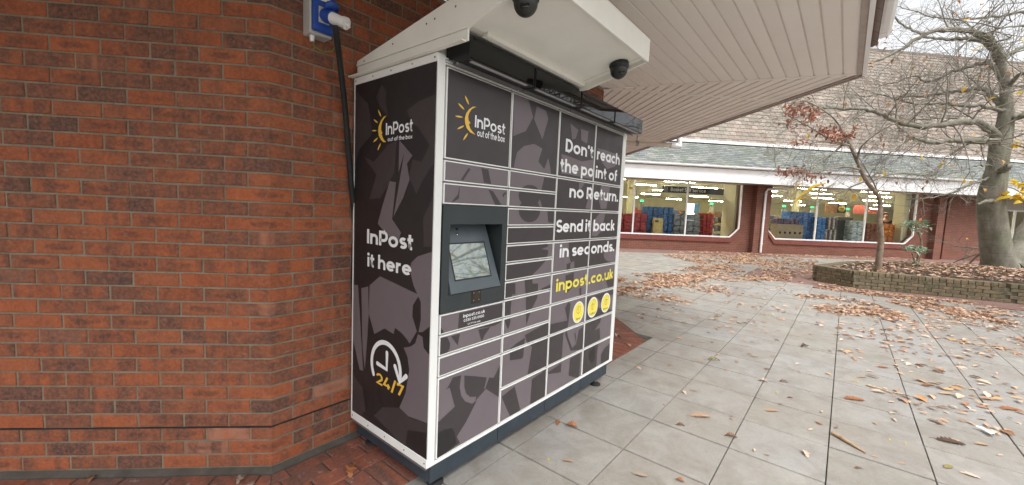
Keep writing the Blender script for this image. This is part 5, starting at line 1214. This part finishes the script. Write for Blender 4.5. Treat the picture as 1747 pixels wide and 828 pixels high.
def leaf_mat(name, attr, stops, trans=.25):
    m = NT(name); co = m.obj(); r = m.rnd(attr); c = m.ramp(r, stops)
    c = m.mix(m.ramp(m.noise(co, 45, 4, .7), [(.55, 0.), (.75, .5)]), c, tuple(x*.35 for x in stops[0][1]))
    m.color(c); m.rough(.65); t = m.n('BsdfTranslucent'); m.l(c, t.inputs[0]); mx = m.n('MixShader'); mx.inputs[0].default_value = trans
    m.l(m.b.outputs[0], mx.inputs[1]); m.l(t.outputs[0], mx.inputs[2]); m.l(mx.outputs[0], m.out.inputs[0]); return m.mat
RUST = [(0., (.24, .085, .05)), (.5, (.34, .13, .08)), (1., (.42, .19, .12))]
YEL = [(0., (.60, .40, .03)), (.6, (.70, .50, .04)), (1., (.62, .33, .06))]
M_rust, M_yleaf = leaf_mat('rust_leaf', True, RUST), leaf_mat('yellow_leaf', True, YEL, .4)
M_gleaf = leaf_mat('green_leaf', True, [(0., (.14, .23, .13)), (.6, (.25, .37, .24)), (1., (.42, .50, .40))])
def leaf_geo(mb, p, d, up, L, Wd, rnd, curl=.15, st=4, lobes=False, m=0):
    """one bent leaf blade: midrib plus two sides"""
    d = d.normalized(); s_ = d.cross(up)
    if s_.length < 1e-4: s_ = d.cross(V((.3, .8, .5)))
    s_.normalize(); u = s_.cross(d); vs = []
    for i in range(st+1):
        t = i/st; w_ = Wd*.5*math.sin(math.pi*min(1, t*.93+.05))**.8
        if lobes: w_ *= (1.15 if i % 2 else .62)
        z = curl*L*(math.sin(math.pi*t)*.6-t*t*.5)
        c = p+d*(L*t)+u*z; vs += [c+s_*w_+u*(w_*.35), c, c-s_*w_+u*(w_*.35)]
    fs = []
    for i in range(st): fs += [[3*i, 3*i+1, 3*i+4, 3*i+3], [3*i+1, 3*i+2, 3*i+5, 3*i+4]]
    mb.add(vs, fs, m, True, rnd)
R_ = random.Random(21)
def rv(s_=1.): return V((R_.uniform(-1, 1), R_.uniform(-1, 1), R_.uniform(-1, 1)))*s_
def twig(mb, p, d, L, r, depth, tips, gravity=0.):
    """a crooked twig with side twigs"""
    nseg = 4 if depth > 0 else 3; pts = [p]; dd = d.normalized()
    for i in range(nseg):
        dd = (dd+rv(.19)+V((0, 0, gravity))).normalized(); pts.append(pts[-1]+dd*(L/nseg))
    sides = 6 if r > .03 else (4 if r > .012 else 3)
    mb.tube(pts, [r*(1-.8*i/nseg)+.0012 for i in range(nseg+1)], sides, cap=False)
    tips.append((pts[-1], dd))
    if depth > 0:
        for k in range(R_.randint(3, 4)):
            i = R_.randint(1, nseg); side_ = (dd.cross(rv()).normalized())
            twig(mb, pts[i], (dd*.75+side_*R_.uniform(.45, .95)).normalized(), L*R_.uniform(.5, .8), r*R_.uniform(.35, .55), depth-1, tips, gravity)
def spline(pts, k=5):
    out = []; n_ = len(pts)
    for i in range(n_-1):
        p0, p1, p2, p3 = pts[max(i-1, 0)], pts[i], pts[i+1], pts[min(i+2, n_-1)]
        for t in range(k):
            t /= k; out.append(.5*((2*p1)+(p2-p0)*t+(2*p0-5*p1+4*p2-p3)*t*t+(3*p1-p0-3*p2+p3)*t**3))
    return out+[pts[-1]]
TB = V((15.46, -4.65, 0)); HV = V((CFW.x, CFW.y, 0)).normalized()
def tpt(px, py, off_=0.): return on_plane(px, py, TB+HV*off_, HV)
tree = tag(empty('bare_tree', TB), 'large grey bare tree with arching limbs standing in the planter', 'tree')
trunk = MB(); crown = MB(); tips = []
def limb(path, r0, r1, mb=trunk, nt=10, tl=1.1, depth=2, off0=0., off1=0., sides=8, wob=.05, td=None, t0=.15):
    P_ = [tpt(px, py, off0+(off1-off0)*i/max(1, len(path)-1)) for i, (px, py) in enumerate(path)]
    S_ = spline(P_, 5); n_ = len(S_); S_ = [p+rv(wob)*(1 if 0 < i < n_-1 else 0)*.5 for i, p in enumerate(S_)]
    r0 *= .8; rad = [(r0+(r1-r0)*(i/(n_-1))**.75)*(1+.13*noise.noise(p*1.1)) for i, p in enumerate(S_)]; mb.tube([p-TB for p in S_], rad, sides)
    for k in range(nt):
        i = int(n_*(t0+(1-t0)*(k+R_.random())/nt)); i = min(max(i, 1), n_-1); d = (S_[i]-S_[i-1]).normalized()
        dd = (d*.55+rv(.9)+(td or V((0, 0, .1)))).normalized(); twig(crown, S_[i]-TB, dd, tl*R_.uniform(.7, 1.35), max(.007, rad[i]*.30), depth, tips)
    return S_
# trunk with flared, mossy foot
TP = [(1710, 470, .54), (1708, 454, .48), (1701, 430, .42), (1695, 392, .39), (1691, 345, .37), (1697, 305, .31), (1701, 285, .28), (1707, 245, .28), (1714, 215, .23), (1717, 175, .17), (1714, 135, .14), (1706, 100, .13)]
tp_ = [tpt(x, y) for x, y, r in TP]; NS = 18; vs = []
dense = spline(tp_, 4); rr = []
for i in range(len(dense)):
    t = i/4; a = int(t); b = min(a+1, len(TP)-1); rr.append(TP[a][2]+(TP[b][2]-TP[a][2])*(t-a))
for i, p in enumerate(dense):
    for j in range(NS):
        a = 2*math.pi*j/NS; fl = 1+(.20*math.sin(a*5+1)*max(0, 1-i/9))+.05*noise.noise(V((math.cos(a)*1.2, math.sin(a)*1.2, p.z*2.2)))
        vs.append(p-TB+V((math.cos(a), math.sin(a), 0))*rr[i]*fl*.74)
trunk.add(vs, [[i*NS+j, i*NS+(j+1) % NS, (i+1)*NS+(j+1) % NS, (i+1)*NS+j] for i in range(len(dense)-1) for j in range(NS)], 0, True)
limb([(1722, 455), (1738, 428), (1752, 398), (1775, 350), (1800, 280), (1815, 180), (1822, 60)], .36, .12, nt=12, tl=1.6, depth=3, off0=.1, off1=1.5, sides=12)   # second stem leaning out to the right
limb([(1706, 104), (1697, 82), (1685, 66), (1668, 57), (1640, 52), (1605, 52), (1575, 60), (1545, 78), (1510, 98), (1478, 108)], .15, .02, nt=16, tl=1.1, depth=3, off1=-.8)
limb([(1708, 112), (1696, 84), (1672, 70), (1640, 66), (1610, 67), (1578, 62), (1545, 45), (1520, 28)], .10, .015, nt=10, tl=1.0, depth=2, off1=.6)
limb([(1707, 100), (1722, 92), (1747, 80), (1790, 60)], .10, .03, nt=8, tl=1.3, depth=2, off1=.5)
limb([(1702, 240), (1680, 241), (1652, 240), (1620, 240), (1590, 243), (1562, 238), (1548, 233)], .12, .03, nt=9, tl=1.0, depth=3, off1=-1.0)
limb([(1706, 236), (1690, 222), (1672, 210), (1645, 208), (1610, 212), (1578, 216), (1545, 214), (1518, 202), (1498, 192), (1470, 188), (1430, 186), (1395, 183)], .14, .02, nt=20, tl=1.3, depth=3, off1=-1.4)
limb([(1716, 205), (1704, 180), (1690, 160), (1672, 151), (1645, 155), (1612, 158), (1585, 165), (1550, 166), (1520, 168)], .11, .018, nt=14, tl=1.1, depth=3, off1=.8)
limb([(1716, 190), (1700, 188), (1670, 180), (1640, 182), (1600, 175), (1570, 178), (1535, 170), (1500, 160), (1470, 172)], .08, .012, nt=14, tl=1.0, depth=3, off1=-.5)
limb([(1714, 150), (1690, 110), (1660, 112), (1630, 120), (1600, 135), (1580, 140), (1560, 130), (1530, 140), (1490, 150)], .07, .012, nt=14, tl=1.0, depth=3, off1=.6)
limb([(1720, 205), (1735, 200), (1760, 196), (1800, 170)], .11, .05, nt=8, tl=1.3, depth=2, off1=-.6)
limb([(1718, 150), (1740, 128), (1770, 120), (1800, 100)], .07, .03, nt=10, tl=1.4, depth=2, off1=-1.2)
limb([(1690, 304), (1670, 310), (1640, 322), (1612, 333), (1580, 338), (1548, 341)], .045, .008, nt=14, tl=.55, depth=2, off1=-.8, td=V((0, 0, -.15)))
limb([(1700, 283), (1670, 282), (1640, 292), (1600, 300), (1560, 297)], .035, .006, nt=8, tl=.6, depth=2, off1=-.9)
limb([(1747, 20), (1700, 28), (1650, 32), (1600, 30), (1560, 20), (1530, 12)], .05, .008, nt=14, tl=.9, depth=2, off0=1., off1=.5)
limb([(1747, 45), (1700, 48), (1650, 38), (1610, 42)], .03, .006, nt=10, tl=.8, depth=2, off0=-.8, off1=-1.2)
limb([(1694, 345), (1680, 343), (1668, 349)], .085, .02, nt=0, off0=-.3, off1=-.5)      # broken stub
limb([(1712, 290), (1716, 286), (1719, 284)], .11, .06, nt=0, off0=-.28, off1=-.42)     # knot of a cut limb
trunk.build('trunk', M_bark, tree); crown.build('crown', M_twig, tree)
lv = MB()
for p, d in tips:
    if R_.random() < .016: leaf_geo(lv, p, d+V((0, 0, -.6)), V((0, 0, 1)), R_.uniform(.09, .16), .06, R_.random(), .3)
lv.build('leaves', leaf_mat('last_leaves', True, [(0., (.30, .10, .04)), (1., (.55, .30, .07))]), tree, rnd=True)
# sapling with rust-brown leaves
SB = ground(1499, 462, .36); sap = tag(empty('sapling', SB), 'thin young tree with rust brown leaves in front of the right shop window', 'tree')
def spt(px, py, o=0.): return on_plane(px, py, SB+HV*o, HV)
st_ = MB(); cr_ = MB(); ltips = []
def sstem(path, r0, r1, mb, sides=7, o1=0.):
    S_ = spline([spt(x, y, o1*i/max(1, len(path)-1)) for i, (x, y) in enumerate(path)], 5); n_ = len(S_); mb.tube([p-SB for p in S_], [r0+(r1-r0)*i/(n_-1)+(.006 if i % 7 == 3 else 0) for i in range(n_)], sides); return S_
sstem([(1498, 464), (1500, 440), (1503, 410), (1501, 375), (1502, 355), (1500, 337), (1488, 322), (1476, 306), (1462, 275), (1450, 248), (1438, 228)], .072, .026, st_, 9)
br = [[(1500, 340), (1492, 315), (1478, 290), (1466, 270)], [(1462, 275), (1470, 250), (1500, 225), (1530, 210)], [(1450, 248), (1420, 240), (1390, 222), (1360, 205), (1335, 192)], [(1440, 230), (1425, 205), (1400, 185), (1370, 172), (1345, 180)], [(1438, 228), (1450, 205), (1470, 190), (1490, 170)], [(1470, 290), (1440, 285), (1400, 292), (1360, 290), (1325, 292)], [(1480, 308), (1455, 318), (1430, 330), (1405, 336)], [(1445, 240), (1420, 262), (1395, 275), (1370, 300), (1350, 318)], [(1450, 248), (1432, 246), (1400, 242), (1370, 246), (1350, 240)], [(1482, 312), (1510, 300), (1545, 296), (1580, 300)], [(1480, 310), (1500, 290), (1520, 260), (1560, 232)]]
for b in br:
    S_ = sstem(b, .024, .006, cr_, 5, R_.uniform(-.9, .6))
    for k in range(12):
        i = R_.randint(3, len(S_)-1); d = (S_[i]-S_[i-1]).normalized(); twig(cr_, S_[i]-SB, d*.6+rv(.8), R_.uniform(.3, .75), .006, 2, ltips)
st_.build('trunk', M_bark2, sap); cr_.build('crown', M_twig, sap)
lv = MB()
def leaf_cloud(n_, cx, cy, rx, ry, L, mb, mat_i=0, down=.4):
    for _ in range(n_):
        p = spt(cx+R_.gauss(0, rx*.5), cy+R_.gauss(0, ry*.5), R_.uniform(-.5, .4))-SB; leaf_geo(mb, p, rv()+V((0, 0, -down)), rv()+V((0, 0, 1)), R_.uniform(.6, 1.2)*L, L*.42, R_.random(), R_.uniform(-.3, .5))
for n_, cx, cy, rx, ry in ((110, 1358, 184, 22, 16), (60, 1385, 196, 12, 14), (26, 1345, 210, 20, 9), (64, 1412, 222, 26, 8), (70, 1432, 232, 30, 9), (20, 1362, 243, 16, 8), (66, 1350, 292, 24, 8), (26, 1378, 298, 18, 10), (14, 1400, 300, 20, 14), (14, 1455, 222, 14, 14)): leaf_cloud(n_, cx, cy, rx, ry, .115, lv)
lv.build('leaves', M_rust, sap, rnd=True)
yl = MB()
for px, py, dx, dy, L in ((1362, 338, 40, -24, .75), (1368, 333, 34, -18, .62), (1374, 328, 30, -14, .55), (1381, 324, 28, -10, .5), (1350, 346, 22, -8, .4), (1362, 345, 20, -9, .36), (1356, 322, 14, -9, .28)):
    a, b = spt(px, py, -.5), spt(px+dx, py+dy, -.5); leaf_geo(yl, a-SB, b-a, V((0, 0, 1))+rv(.3), (b-a).length*1.15, .12, R_.random(), .1)
for px, py, L in ((1507, 292, .26), (1459, 331, .26), (1467, 302, .2), (1419, 312, .2), (1440, 308, .2), (1410, 322, .17), (1395, 336, .17), (1430, 234, .18), (1378, 228, .18), (1572, 266, .16), (1605, 279, .2), (1645, 306, .16), (1657, 308, .16), (1640, 300, .14)):
    leaf_geo(yl, spt(px, py, R_.uniform(-.3, .2))-SB, V((R_.uniform(-.4, .4), R_.uniform(-.4, .4), -1)), rv()-HV, L*.62, L*.34, R_.random(), .15)
yl.build('yellow_leaves', M_yleaf, sap, rnd=True)
# yellow spray beside the big trunk
YB = TB+V((.9, -1.2, 0)); ys = tag(empty('yellow_shrub', YB), 'shrub with bright yellow leaves at the right edge beside the tree trunk', 'shrub')
a1 = MB(); l1 = MB(); q0 = tpt(1760, 440, -.2); stem = spline([q0, tpt(1768, 390, -.2), tpt(1760, 345, -.3), tpt(1735, 325, -.4), tpt(1716, 318, -.4)], 5)
stem[0].z = soil_z(stem[0].x, stem[0].y)-.05
a1.tube([p-YB for p in stem], [.03-.022*i/len(stem) for i in range(len(stem))], 6); a1.build('stem', M_twig, ys)
for _ in range(46):
    p = tpt(R_.uniform(1716, 1775), R_.choice((R_.uniform(305, 345), R_.uniform(318, 340))), R_.uniform(-.7, -.2)); leaf_geo(l1, p-YB, V((R_.uniform(-1, 1), R_.uniform(-1, 1), -.3)), V((0, 0, 1))-HV*.8, R_.uniform(.16, .28), .11, R_.random(), .2)
for _ in range(12):
    p = tpt(R_.uniform(1725, 1760), R_.uniform(238, 256), -.5); leaf_geo(l1, p-YB, rv(), V((0, 0, 1)), .14, .08, R_.random(), .2)
stem = spline([tpt(1762, 345, -.3), tpt(1764, 290, -.4), tpt(1745, 246, -.5), tpt(1724, 246, -.5)], 5); a2 = MB(); a2.tube([p-YB for p in stem], .007, 5); a2.build('stem', M_twig, ys)
l1.build('leaves', M_yleaf, ys, rnd=True)
# small green shrub
GB = ground(1561, 457, .37); gs = tag(empty('green_shrub', GB), 'small bush with whorls of pale green leaves left of the big tree', 'shrub')
def gpt(px, py, o=0.): return on_plane(px, py, GB+HV*o, HV)
a1 = MB(); l1 = MB()
for path in ([(1561, 459), (1566, 440), (1572, 418), (1569, 402), (1563, 392), (1562, 384)], [(1561, 458), (1560, 445), (1556, 432)], [(1563, 455), (1570, 436), (1562, 428)]):
    S_ = spline([gpt(x, y) for x, y in path], 5); a1.tube([p-GB for p in S_], [.03-.02*i/len(S_) for i in range(len(S_))], 6)
a1.build('stem', M_bark2, gs)
for cx, cy, rx, n_ in ((1562, 383, 14, 46), (1548, 385, 10, 16), (1576, 387, 10, 16), (1564, 395, 10, 16), (1555, 426, 12, 40), (1570, 430, 10, 26), (1562, 452, 5, 10)):
    for _ in range(n_):
        p = gpt(cx+R_.uniform(-rx, rx), cy+R_.uniform(-4, 4), R_.uniform(-.3, .3))-GB; leaf_geo(l1, p, V((R_.uniform(-1, 1), R_.uniform(-1, 1), R_.uniform(-.1, .4))), V((0, 0, 1)), R_.uniform(.12, .22), .06, R_.random(), .2)
l1.build('leaves', M_gleaf, gs, rnd=True)
# a second bare tree across the courtyard, out of frame to the right: it shows in the glossy fronts and the screen
T2 = V((9.3, -7.0, 0)); t2 = tag(empty('courtyard_tree', T2), 'bare tree across the courtyard seen only as a reflection in the locker', 'tree'); tr2 = MB(); cr2 = MB(); tt = []
tr2.tube([V((0, 0, 0)), V((.05, .05, 1.2)), V((-.05, .1, 2.6)), V((.1, .1, 4.2)), V((.2, 0, 6.2))], [.32, .25, .21, .15, .06], 12)
for k in range(15):
    h = R_.uniform(2.0, 6.0); a = k*2.4; d = V((math.cos(a), math.sin(a), R_.uniform(.15, .7))); twig(cr2, V((.05, .08, h)), d, R_.uniform(1.8, 3.2), .07, 3, tt)
tr2.build('trunk', M_bark, t2); cr2.build('crown', M_twig, t2); lv = MB()
for p, d in tt:
    if R_.random() < .25: leaf_geo(lv, p, d, V((0, 0, 1)), .12, .07, R_.random(), .2)
lv.build('leaves', M_yleaf, t2, rnd=True)
# ================================================================== FALLEN LEAVES
LIT = [(0., (.19, .09, .05)), (.2, (.38, .21, .13)), (.45, (.56, .37, .26)), (.75, (.68, .50, .38)), (.9, (.58, .33, .14)), (1., (.27, .135, .075))]
M_lit = leaf_mat('leaf_litter', True, LIT, .12)
RL_ = random.Random(3)
def flat_leaf(mb, x, y, z, L, rnd, lift=.012):
    a = RL_.uniform(0, 6.283); d = V((math.cos(a), math.sin(a), RL_.uniform(-.12, .2))); up = V((RL_.uniform(-.35, .35), RL_.uniform(-.35, .35), 1))
    leaf_geo(mb, V((x, y, z+RL_.uniform(.003, lift))), d, up, L, L*RL_.uniform(.3, .55), rnd, RL_.uniform(.0, .13), 3)
def zone(poly_px, n_, mb, L=(.06, .13), clump=0., z=0.):
    G = [tuple(ground(x, y).xy) for x, y in poly_px]; x0, x1 = min(p[0] for p in G), max(p[0] for p in G); y0, y1 = min(p[1] for p in G), max(p[1] for p in G); k = 0; tries = 0
    while k < n_ and tries < n_*40:
        tries += 1; x, y = RL_.uniform(x0, x1), RL_.uniform(y0, y1)
        if not inpoly((x, y), G) or inpoly((x, y), PLANTER): continue
        if x+y > 20.35 or x-y < 2.4: continue
        if clump and noise.noise(V((x*1.1, y*1.1, 2)))+.6*noise.noise(V((x*3.3, y*3.3, 8))) < RL_.uniform(-clump, clump)*.6: continue
        flat_leaf(mb, x, y, z, RL_.uniform(*L), RL_.random()); k += 1
lit = MB()
zone([(1045, 505), (1050, 468), (1130, 466), (1200, 452), (1130, 436), (1240, 433.5), (1395, 444), (1386, 470), (1330, 480), (1240, 482), (1190, 484), (1110, 495)], 8200, lit, (.055, .12), .5)
zone([(1046, 470), (1200, 468), (1250, 500), (1240, 520), (1120, 515), (1050, 502)], 900, lit, (.05, .105), .5)
zone([(1060, 500), (1330, 470), (1420, 500), (1400, 560), (1200, 580), (1080, 545)], 330, lit, (.04, .095), .4)
zone([(1355, 503), (1440, 506), (1500, 522), (1570, 545), (1500, 552), (1420, 545)], 900, lit, (.05, .105), .3)
zone([(1386, 478), (1500, 500), (1620, 512), (1760, 527), (1760, 560), (1640, 540), (1520, 520), (1400, 492)], 1700, lit, (.05, .105), .3)
zone([(1560, 522), (1770, 535), (1790, 640), (1690, 625), (1600, 570)], 560, lit, (.04, .095), .5)
zone([(1420, 540), (1780, 560), (1800, 760), (1560, 720), (1440, 620)], 330, lit, (.04, .11), .5)
zone([(1150, 428), (1300, 433), (1580, 442), (1580, 445), (1300, 436), (1150, 431)], 900, lit, (.07, .15), .3)
zone([(1060, 520), (1700, 520), (1750, 800), (1100, 800)], 90, lit, (.03, .07))
tag(lit.build('leaf_litter', M_lit, rnd=True), 'drifts of dry fallen leaves across the courtyard paving', 'leaves', kind='stuff')
pl_l = MB()
for _ in range(2600):
    k = RL_.random(); r = math.sqrt(RL_.random()); p = PC.xy+(edge_pt(k)-PC.xy)*r*.985; flat_leaf(pl_l, p.x, p.y, soil_z(p.x, p.y)-.012, RL_.uniform(.07, .14), min(1, RL_.random()*.75+.05 if RL_.random() < .8 else RL_.random()), .05)
tag(pl_l.build('planter_leaf_litter', M_lit, rnd=True), 'thick orange brown leaf litter covering the soil in the planter', 'leaves', kind='stuff')
# individual near leaves
def one_leaf(lobed, seed, curl):
    r = random.Random(seed); mb = MB()
    st = 13 if lobed else 10; vs = []
    for i in range(st+1):
        t = i/st; w_ = .24*math.sin(math.pi*min(1, t*.92+.06))**.75
        w_ *= (1.25 if i % 2 else .58) if lobed else r.uniform(.78, 1.15)
        cz = curl*(math.sin(math.pi*t)*.20)+r.uniform(-.02, .03); tw = r.uniform(-.3, .3)*abs(curl)
        for s_ in (-1, -.5, 0, .5, 1): vs.append((t-.5+abs(s_)*.05+r.uniform(-.012, .012), s_*w_*r.uniform(.85, 1.1)+.06*math.sin(t*3.1), .012+cz+abs(s_)**1.6*w_*(.35*curl+.05)+s_*w_*tw))
    fs = [[5*i+k, 5*i+k+1, 5*i+k+6, 5*i+k+5] for i in range(st) for k in range(4)]
    zmin = min(v[2] for v in vs); mb.add([(a, b, c-zmin+.004) for a, b, c in vs], fs, 0, True); mb.tube([(-.5, 0, .02-zmin), (-.72, .04, .012)], [.012, .008], 4); return mb
LC = {'tan': (.45, .30, .19), 'brown': (.22, .105, .055), 'rust': (.34, .13, .05), 'pale': (.58, .44, .33), 'yellow': (.68, .50, .06), 'green': (.30, .25, .09), 'dark': (.10, .05, .03), 'grey': (.33, .25, .19)}
LM = {}
for cn, c in LC.items():
    mt = leaf_mat('leaf_'+cn, False, [(0., tuple(x*.8 for x in c)), (1., c)], .08)
    for lb in (0, 1):
        for cu in (0, 1): LM[(cn, lb, cu)] = one_leaf(lb, hash(cn) % 97 if False else len(cn)*7+lb*3+cu, (.12, .8)[cu]).mesh('fallen_leaf', mt)
def put_leaf(px, py, sz, ang, cn, lb, cu, label, group=None):
    p = ground(px, py); z = (p-CP).dot(CFW); L = max(.028, sz/CF*z*.78); o = inst('fallen_leaf', LM[(cn, lb, cu)], (p.x, p.y, .0025), (0, 0, math.radians(ang)), None, (L, L, L))
    tag(o, label, 'leaf', group)
c6 = lambda a, b: (1030+a/2.4365, 560+b/2.4365); c7 = lambda a, b: (700+a/4.405, 640+b/4.405)
GR = 'loose leaves scattered on the near slabs'; GL = ''
for (x, y), sz, ang, cn, lb, cu, label in (
 (c7(1112, 362), 20, 20, 'rust', 0, 0, 'small rust brown leaf touching the larger oak leaf near the plinth'), (c7(1208, 388), 28, -75, 'rust', 1, 1, 'rust brown oak leaf on the slab joint beside the locker plinth'),
 (c7(1185, 648), 22, -60, 'tan', 1, 0, 'tan lobed leaf on the slab nearest the locker front'), (c7(1043, 639), 9, 0, 'yellow', 0, 0, 'tiny yellow leaf left of the tan lobed leaf'),
 (c6(150, 612), 30, -70, 'grey', 0, 0, 'grey brown oval leaf at the bottom edge of the picture'), (c6(316, 636), 19, -80, 'rust', 1, 1, 'orange brown lobed leaf cut by the bottom edge'),
 (c6(318, 406), 19, -60, 'brown', 1, 1, 'curled brown leaf on the second slab row from the locker'), (c6(400, 368), 44, -50, 'tan', 1, 0, 'long flat tan leaf on the paving in front of the locker'),
 (c6(527, 453), 26, -70, 'brown', 1, 1, 'narrow curled brown leaf lying across a slab joint'), (c6(842, 527), 26, 15, 'pale', 1, 1, 'pale crumpled leaf on the slab near the bottom edge'),
 (c6(455, 135), 27, -60, 'green', 1, 1, 'large curled olive yellow leaf in the middle of the paving'), (c6(835, 78), 21, -30, 'dark', 1, 1, 'dark brown curled leaf standing up on the paving'),
 (c6(1040, 298), 40, -62, 'rust', 1, 0, 'long reddish leaf on the darker slabs right of centre'), (c6(1425, 275), 30, -55, 'tan', 1, 0, 'flat orange tan leaf among scattered leaves at right'),
 (c6(1520, 612), 30, -95, 'pale', 0, 0, 'pale oval leaf near the bottom right corner'), (c6(1435, 580), 27, -35, 'green', 0, 0, 'olive leaf left of the pale leaf in the bottom right corner'), (c6(1570, 485), 26, -60, 'tan', 0, 0, 'tan leaf right of a dark smear in the lower right'),
 (c6(1440, 475), 48, -75, 'dark', 1, 0, 'large dark flattened leaf in the lower right'), (c6(335, 270), 16, 40, 'pale', 0, 1, 'pinkish pale leaf curled on the joint left of centre'), (c6(895, 397), 15, 60, 'rust', 1, 0, 'small orange lobed leaf right of the long joint'),
 (c6(660, 221), 20, -85, 'pale', 0, 1, 'slim pale leaf lying on a slab joint in mid paving'), (c6(748, 225), 17, -65, 'brown', 0, 1, 'slim brown leaf right of the slim pale leaf'), (c6(678, 530), 8, -80, 'green', 0, 0, 'tiny green leaf near the bottom edge'),
 (c6(1220, 265), 18, 10, 'tan', 0, 1, 'round tan leaf at the end of a dry strip')):
    put_leaf(x, y, sz, ang, cn, lb, cu, label)
for (a, b), sz, ang, cn, lb in (((230, 222), 7, 0, 'yellow', 0), ((720, 268), 8, 20, 'yellow', 0), ((1255, 482), 9, 0, 'yellow', 0), ((1058, 225), 8, 0, 'yellow', 0), ((1190, 465), 8, 0, 'yellow', 0), ((555, 140), 17, 10, 'tan', 0), ((410, 58), 13, -70, 'pale', 0), ((400, 140), 18, -40, 'tan', 0), ((625, 120), 16, -60, 'grey', 0), ((705, 118), 16, -20, 'tan', 1), ((680, 172), 16, -50, 'brown', 0), ((775, 290), 14, -40, 'brown', 0), ((700, 345), 30, -45, 'tan', 0), ((1105, 180), 16, -60, 'pale', 0), ((1075, 205), 20, -40, 'tan', 0), ((1160, 165), 20, -60, 'rust', 0), ((1130, 397), 15, 10, 'tan', 1), ((1200, 355), 17, -40, 'pale', 0), ((1058, 583), 16, -50, 'brown', 0), ((1240, 565), 16, -50, 'tan', 0), ((1650, 530), 14, -40, 'pale', 0), ((1128, 536), 14, -70, 'tan', 0), ((1455, 468), 22, -70, 'pale', 0), ((1350, 240), 30, -40, 'brown', 1), ((375, 262), 15, -70, 'grey', 0), ((275, 155), 17, 0, 'grey', 0), ((250, 320), 9, 30, 'rust', 0), ((530, 380), 9, 60, 'rust', 0), ((1500, 345), 20, -50, 'grey', 0), ((1590, 322), 24, -45, 'pale', 0), ((1690, 340), 40, -60, 'rust', 0), ((1730, 398), 14, 0, 'pale', 0)):
    put_leaf(*c6(a, b), sz, ang, cn, 1 if sz > 12 and int(a) % 3 else lb, 0, ('tiny ' if sz < 10 else ('' if sz < 20 else 'longer '))+{'tan': 'tan', 'pale': 'pale cream', 'rust': 'rust red', 'brown': 'brown', 'grey': 'greyish brown', 'yellow': 'bright yellow', 'dark': 'dark'}[cn]+' dry leaf lying loose on the open grey slabs', GR)
for px, py, sz, ang, cn, lb, label in ((157, 819, 26, 60, 'brown', 1, 'brown crumpled leaf at the foot of the left wall'), (412, 820, 30, 40, 'grey', 1, 'grey brown crumpled leaf at the foot of the wall near the corner'), (600, 806, 46, 55, 'rust', 1, 'long orange brown leaf on the brick pavers left of the locker'), (1052, 573, 16, 20, 'pale', 1, 'pale curled leaf on the brick pavers just right of the locker'), (1073, 590, 14, 60, 'tan', 1, 'tan leaf on the brick pavers right of the locker')):
    put_leaf(px, py, sz, ang, cn, lb, 1, label)
tw = MB(); a, b = ground(*c6(948, 442)), ground(*c6(1090, 524)); tw.tube([V((0, 0, .012)), (b-a)*.35+V((.006, .01, .016)), (b-a)*.7+V((-.004, 0, .012)), (b-a)+V((0, 0, .008))], [.012, .013, .010, .005], 7); tw.tube([(b-a)*.6+V((0, 0, .014)), (b-a)*.72+V((.03, .02, .02))], [.005, .003], 5)
tag(tw.build('fallen_twig', plain('dry_wood', (.36, .25, .15), .8, var=.25, scale=20), loc=a), 'short dry twig lying on the slabs in the lower right', 'twig')
tw = MB(); a, b = ground(*c6(1090, 240)), ground(*c6(1200, 272)); tw.tube([V((0, 0, .008)), (b-a)*.5+V((.004, .01, .012)), (b-a)+V((0, 0, .006))], [.007, .008, .004], 6)
tag(tw.build('dry_strip', plain('dry_strip', (.45, .33, .2), .8, var=.2, scale=20), loc=a), 'thin dry stalk lying left of the round tan leaf', 'twig')
fe = MB(); a = ground(*c6(1588, 440)); pts = [ground(*c6(x, y))-a+V((0, 0, .022)) for x, y in ((1545, 420), (1575, 428), (1600, 442), (1618, 456))]
wv = [.006, .016, .02, .012]; vs = []
for i, p in enumerate(pts):
    d = (pts[min(i+1, 3)]-pts[max(i-1, 0)]).normalized(); s_ = V((-d.y, d.x, 0)); vs += [p+s_*wv[i], p+V((0, 0, .008)), p-s_*wv[i]]
fe.add(vs, [[3*i+k, 3*i+k+1, 3*i+k+4, 3*i+k+3] for i in range(3) for k in (0, 1)], 0, False)
tag(fe.build('white_feather', plain('feather_white', (.75, .75, .72), .7, var=.05), loc=a), 'white curved feather on the paving at right', 'feather')
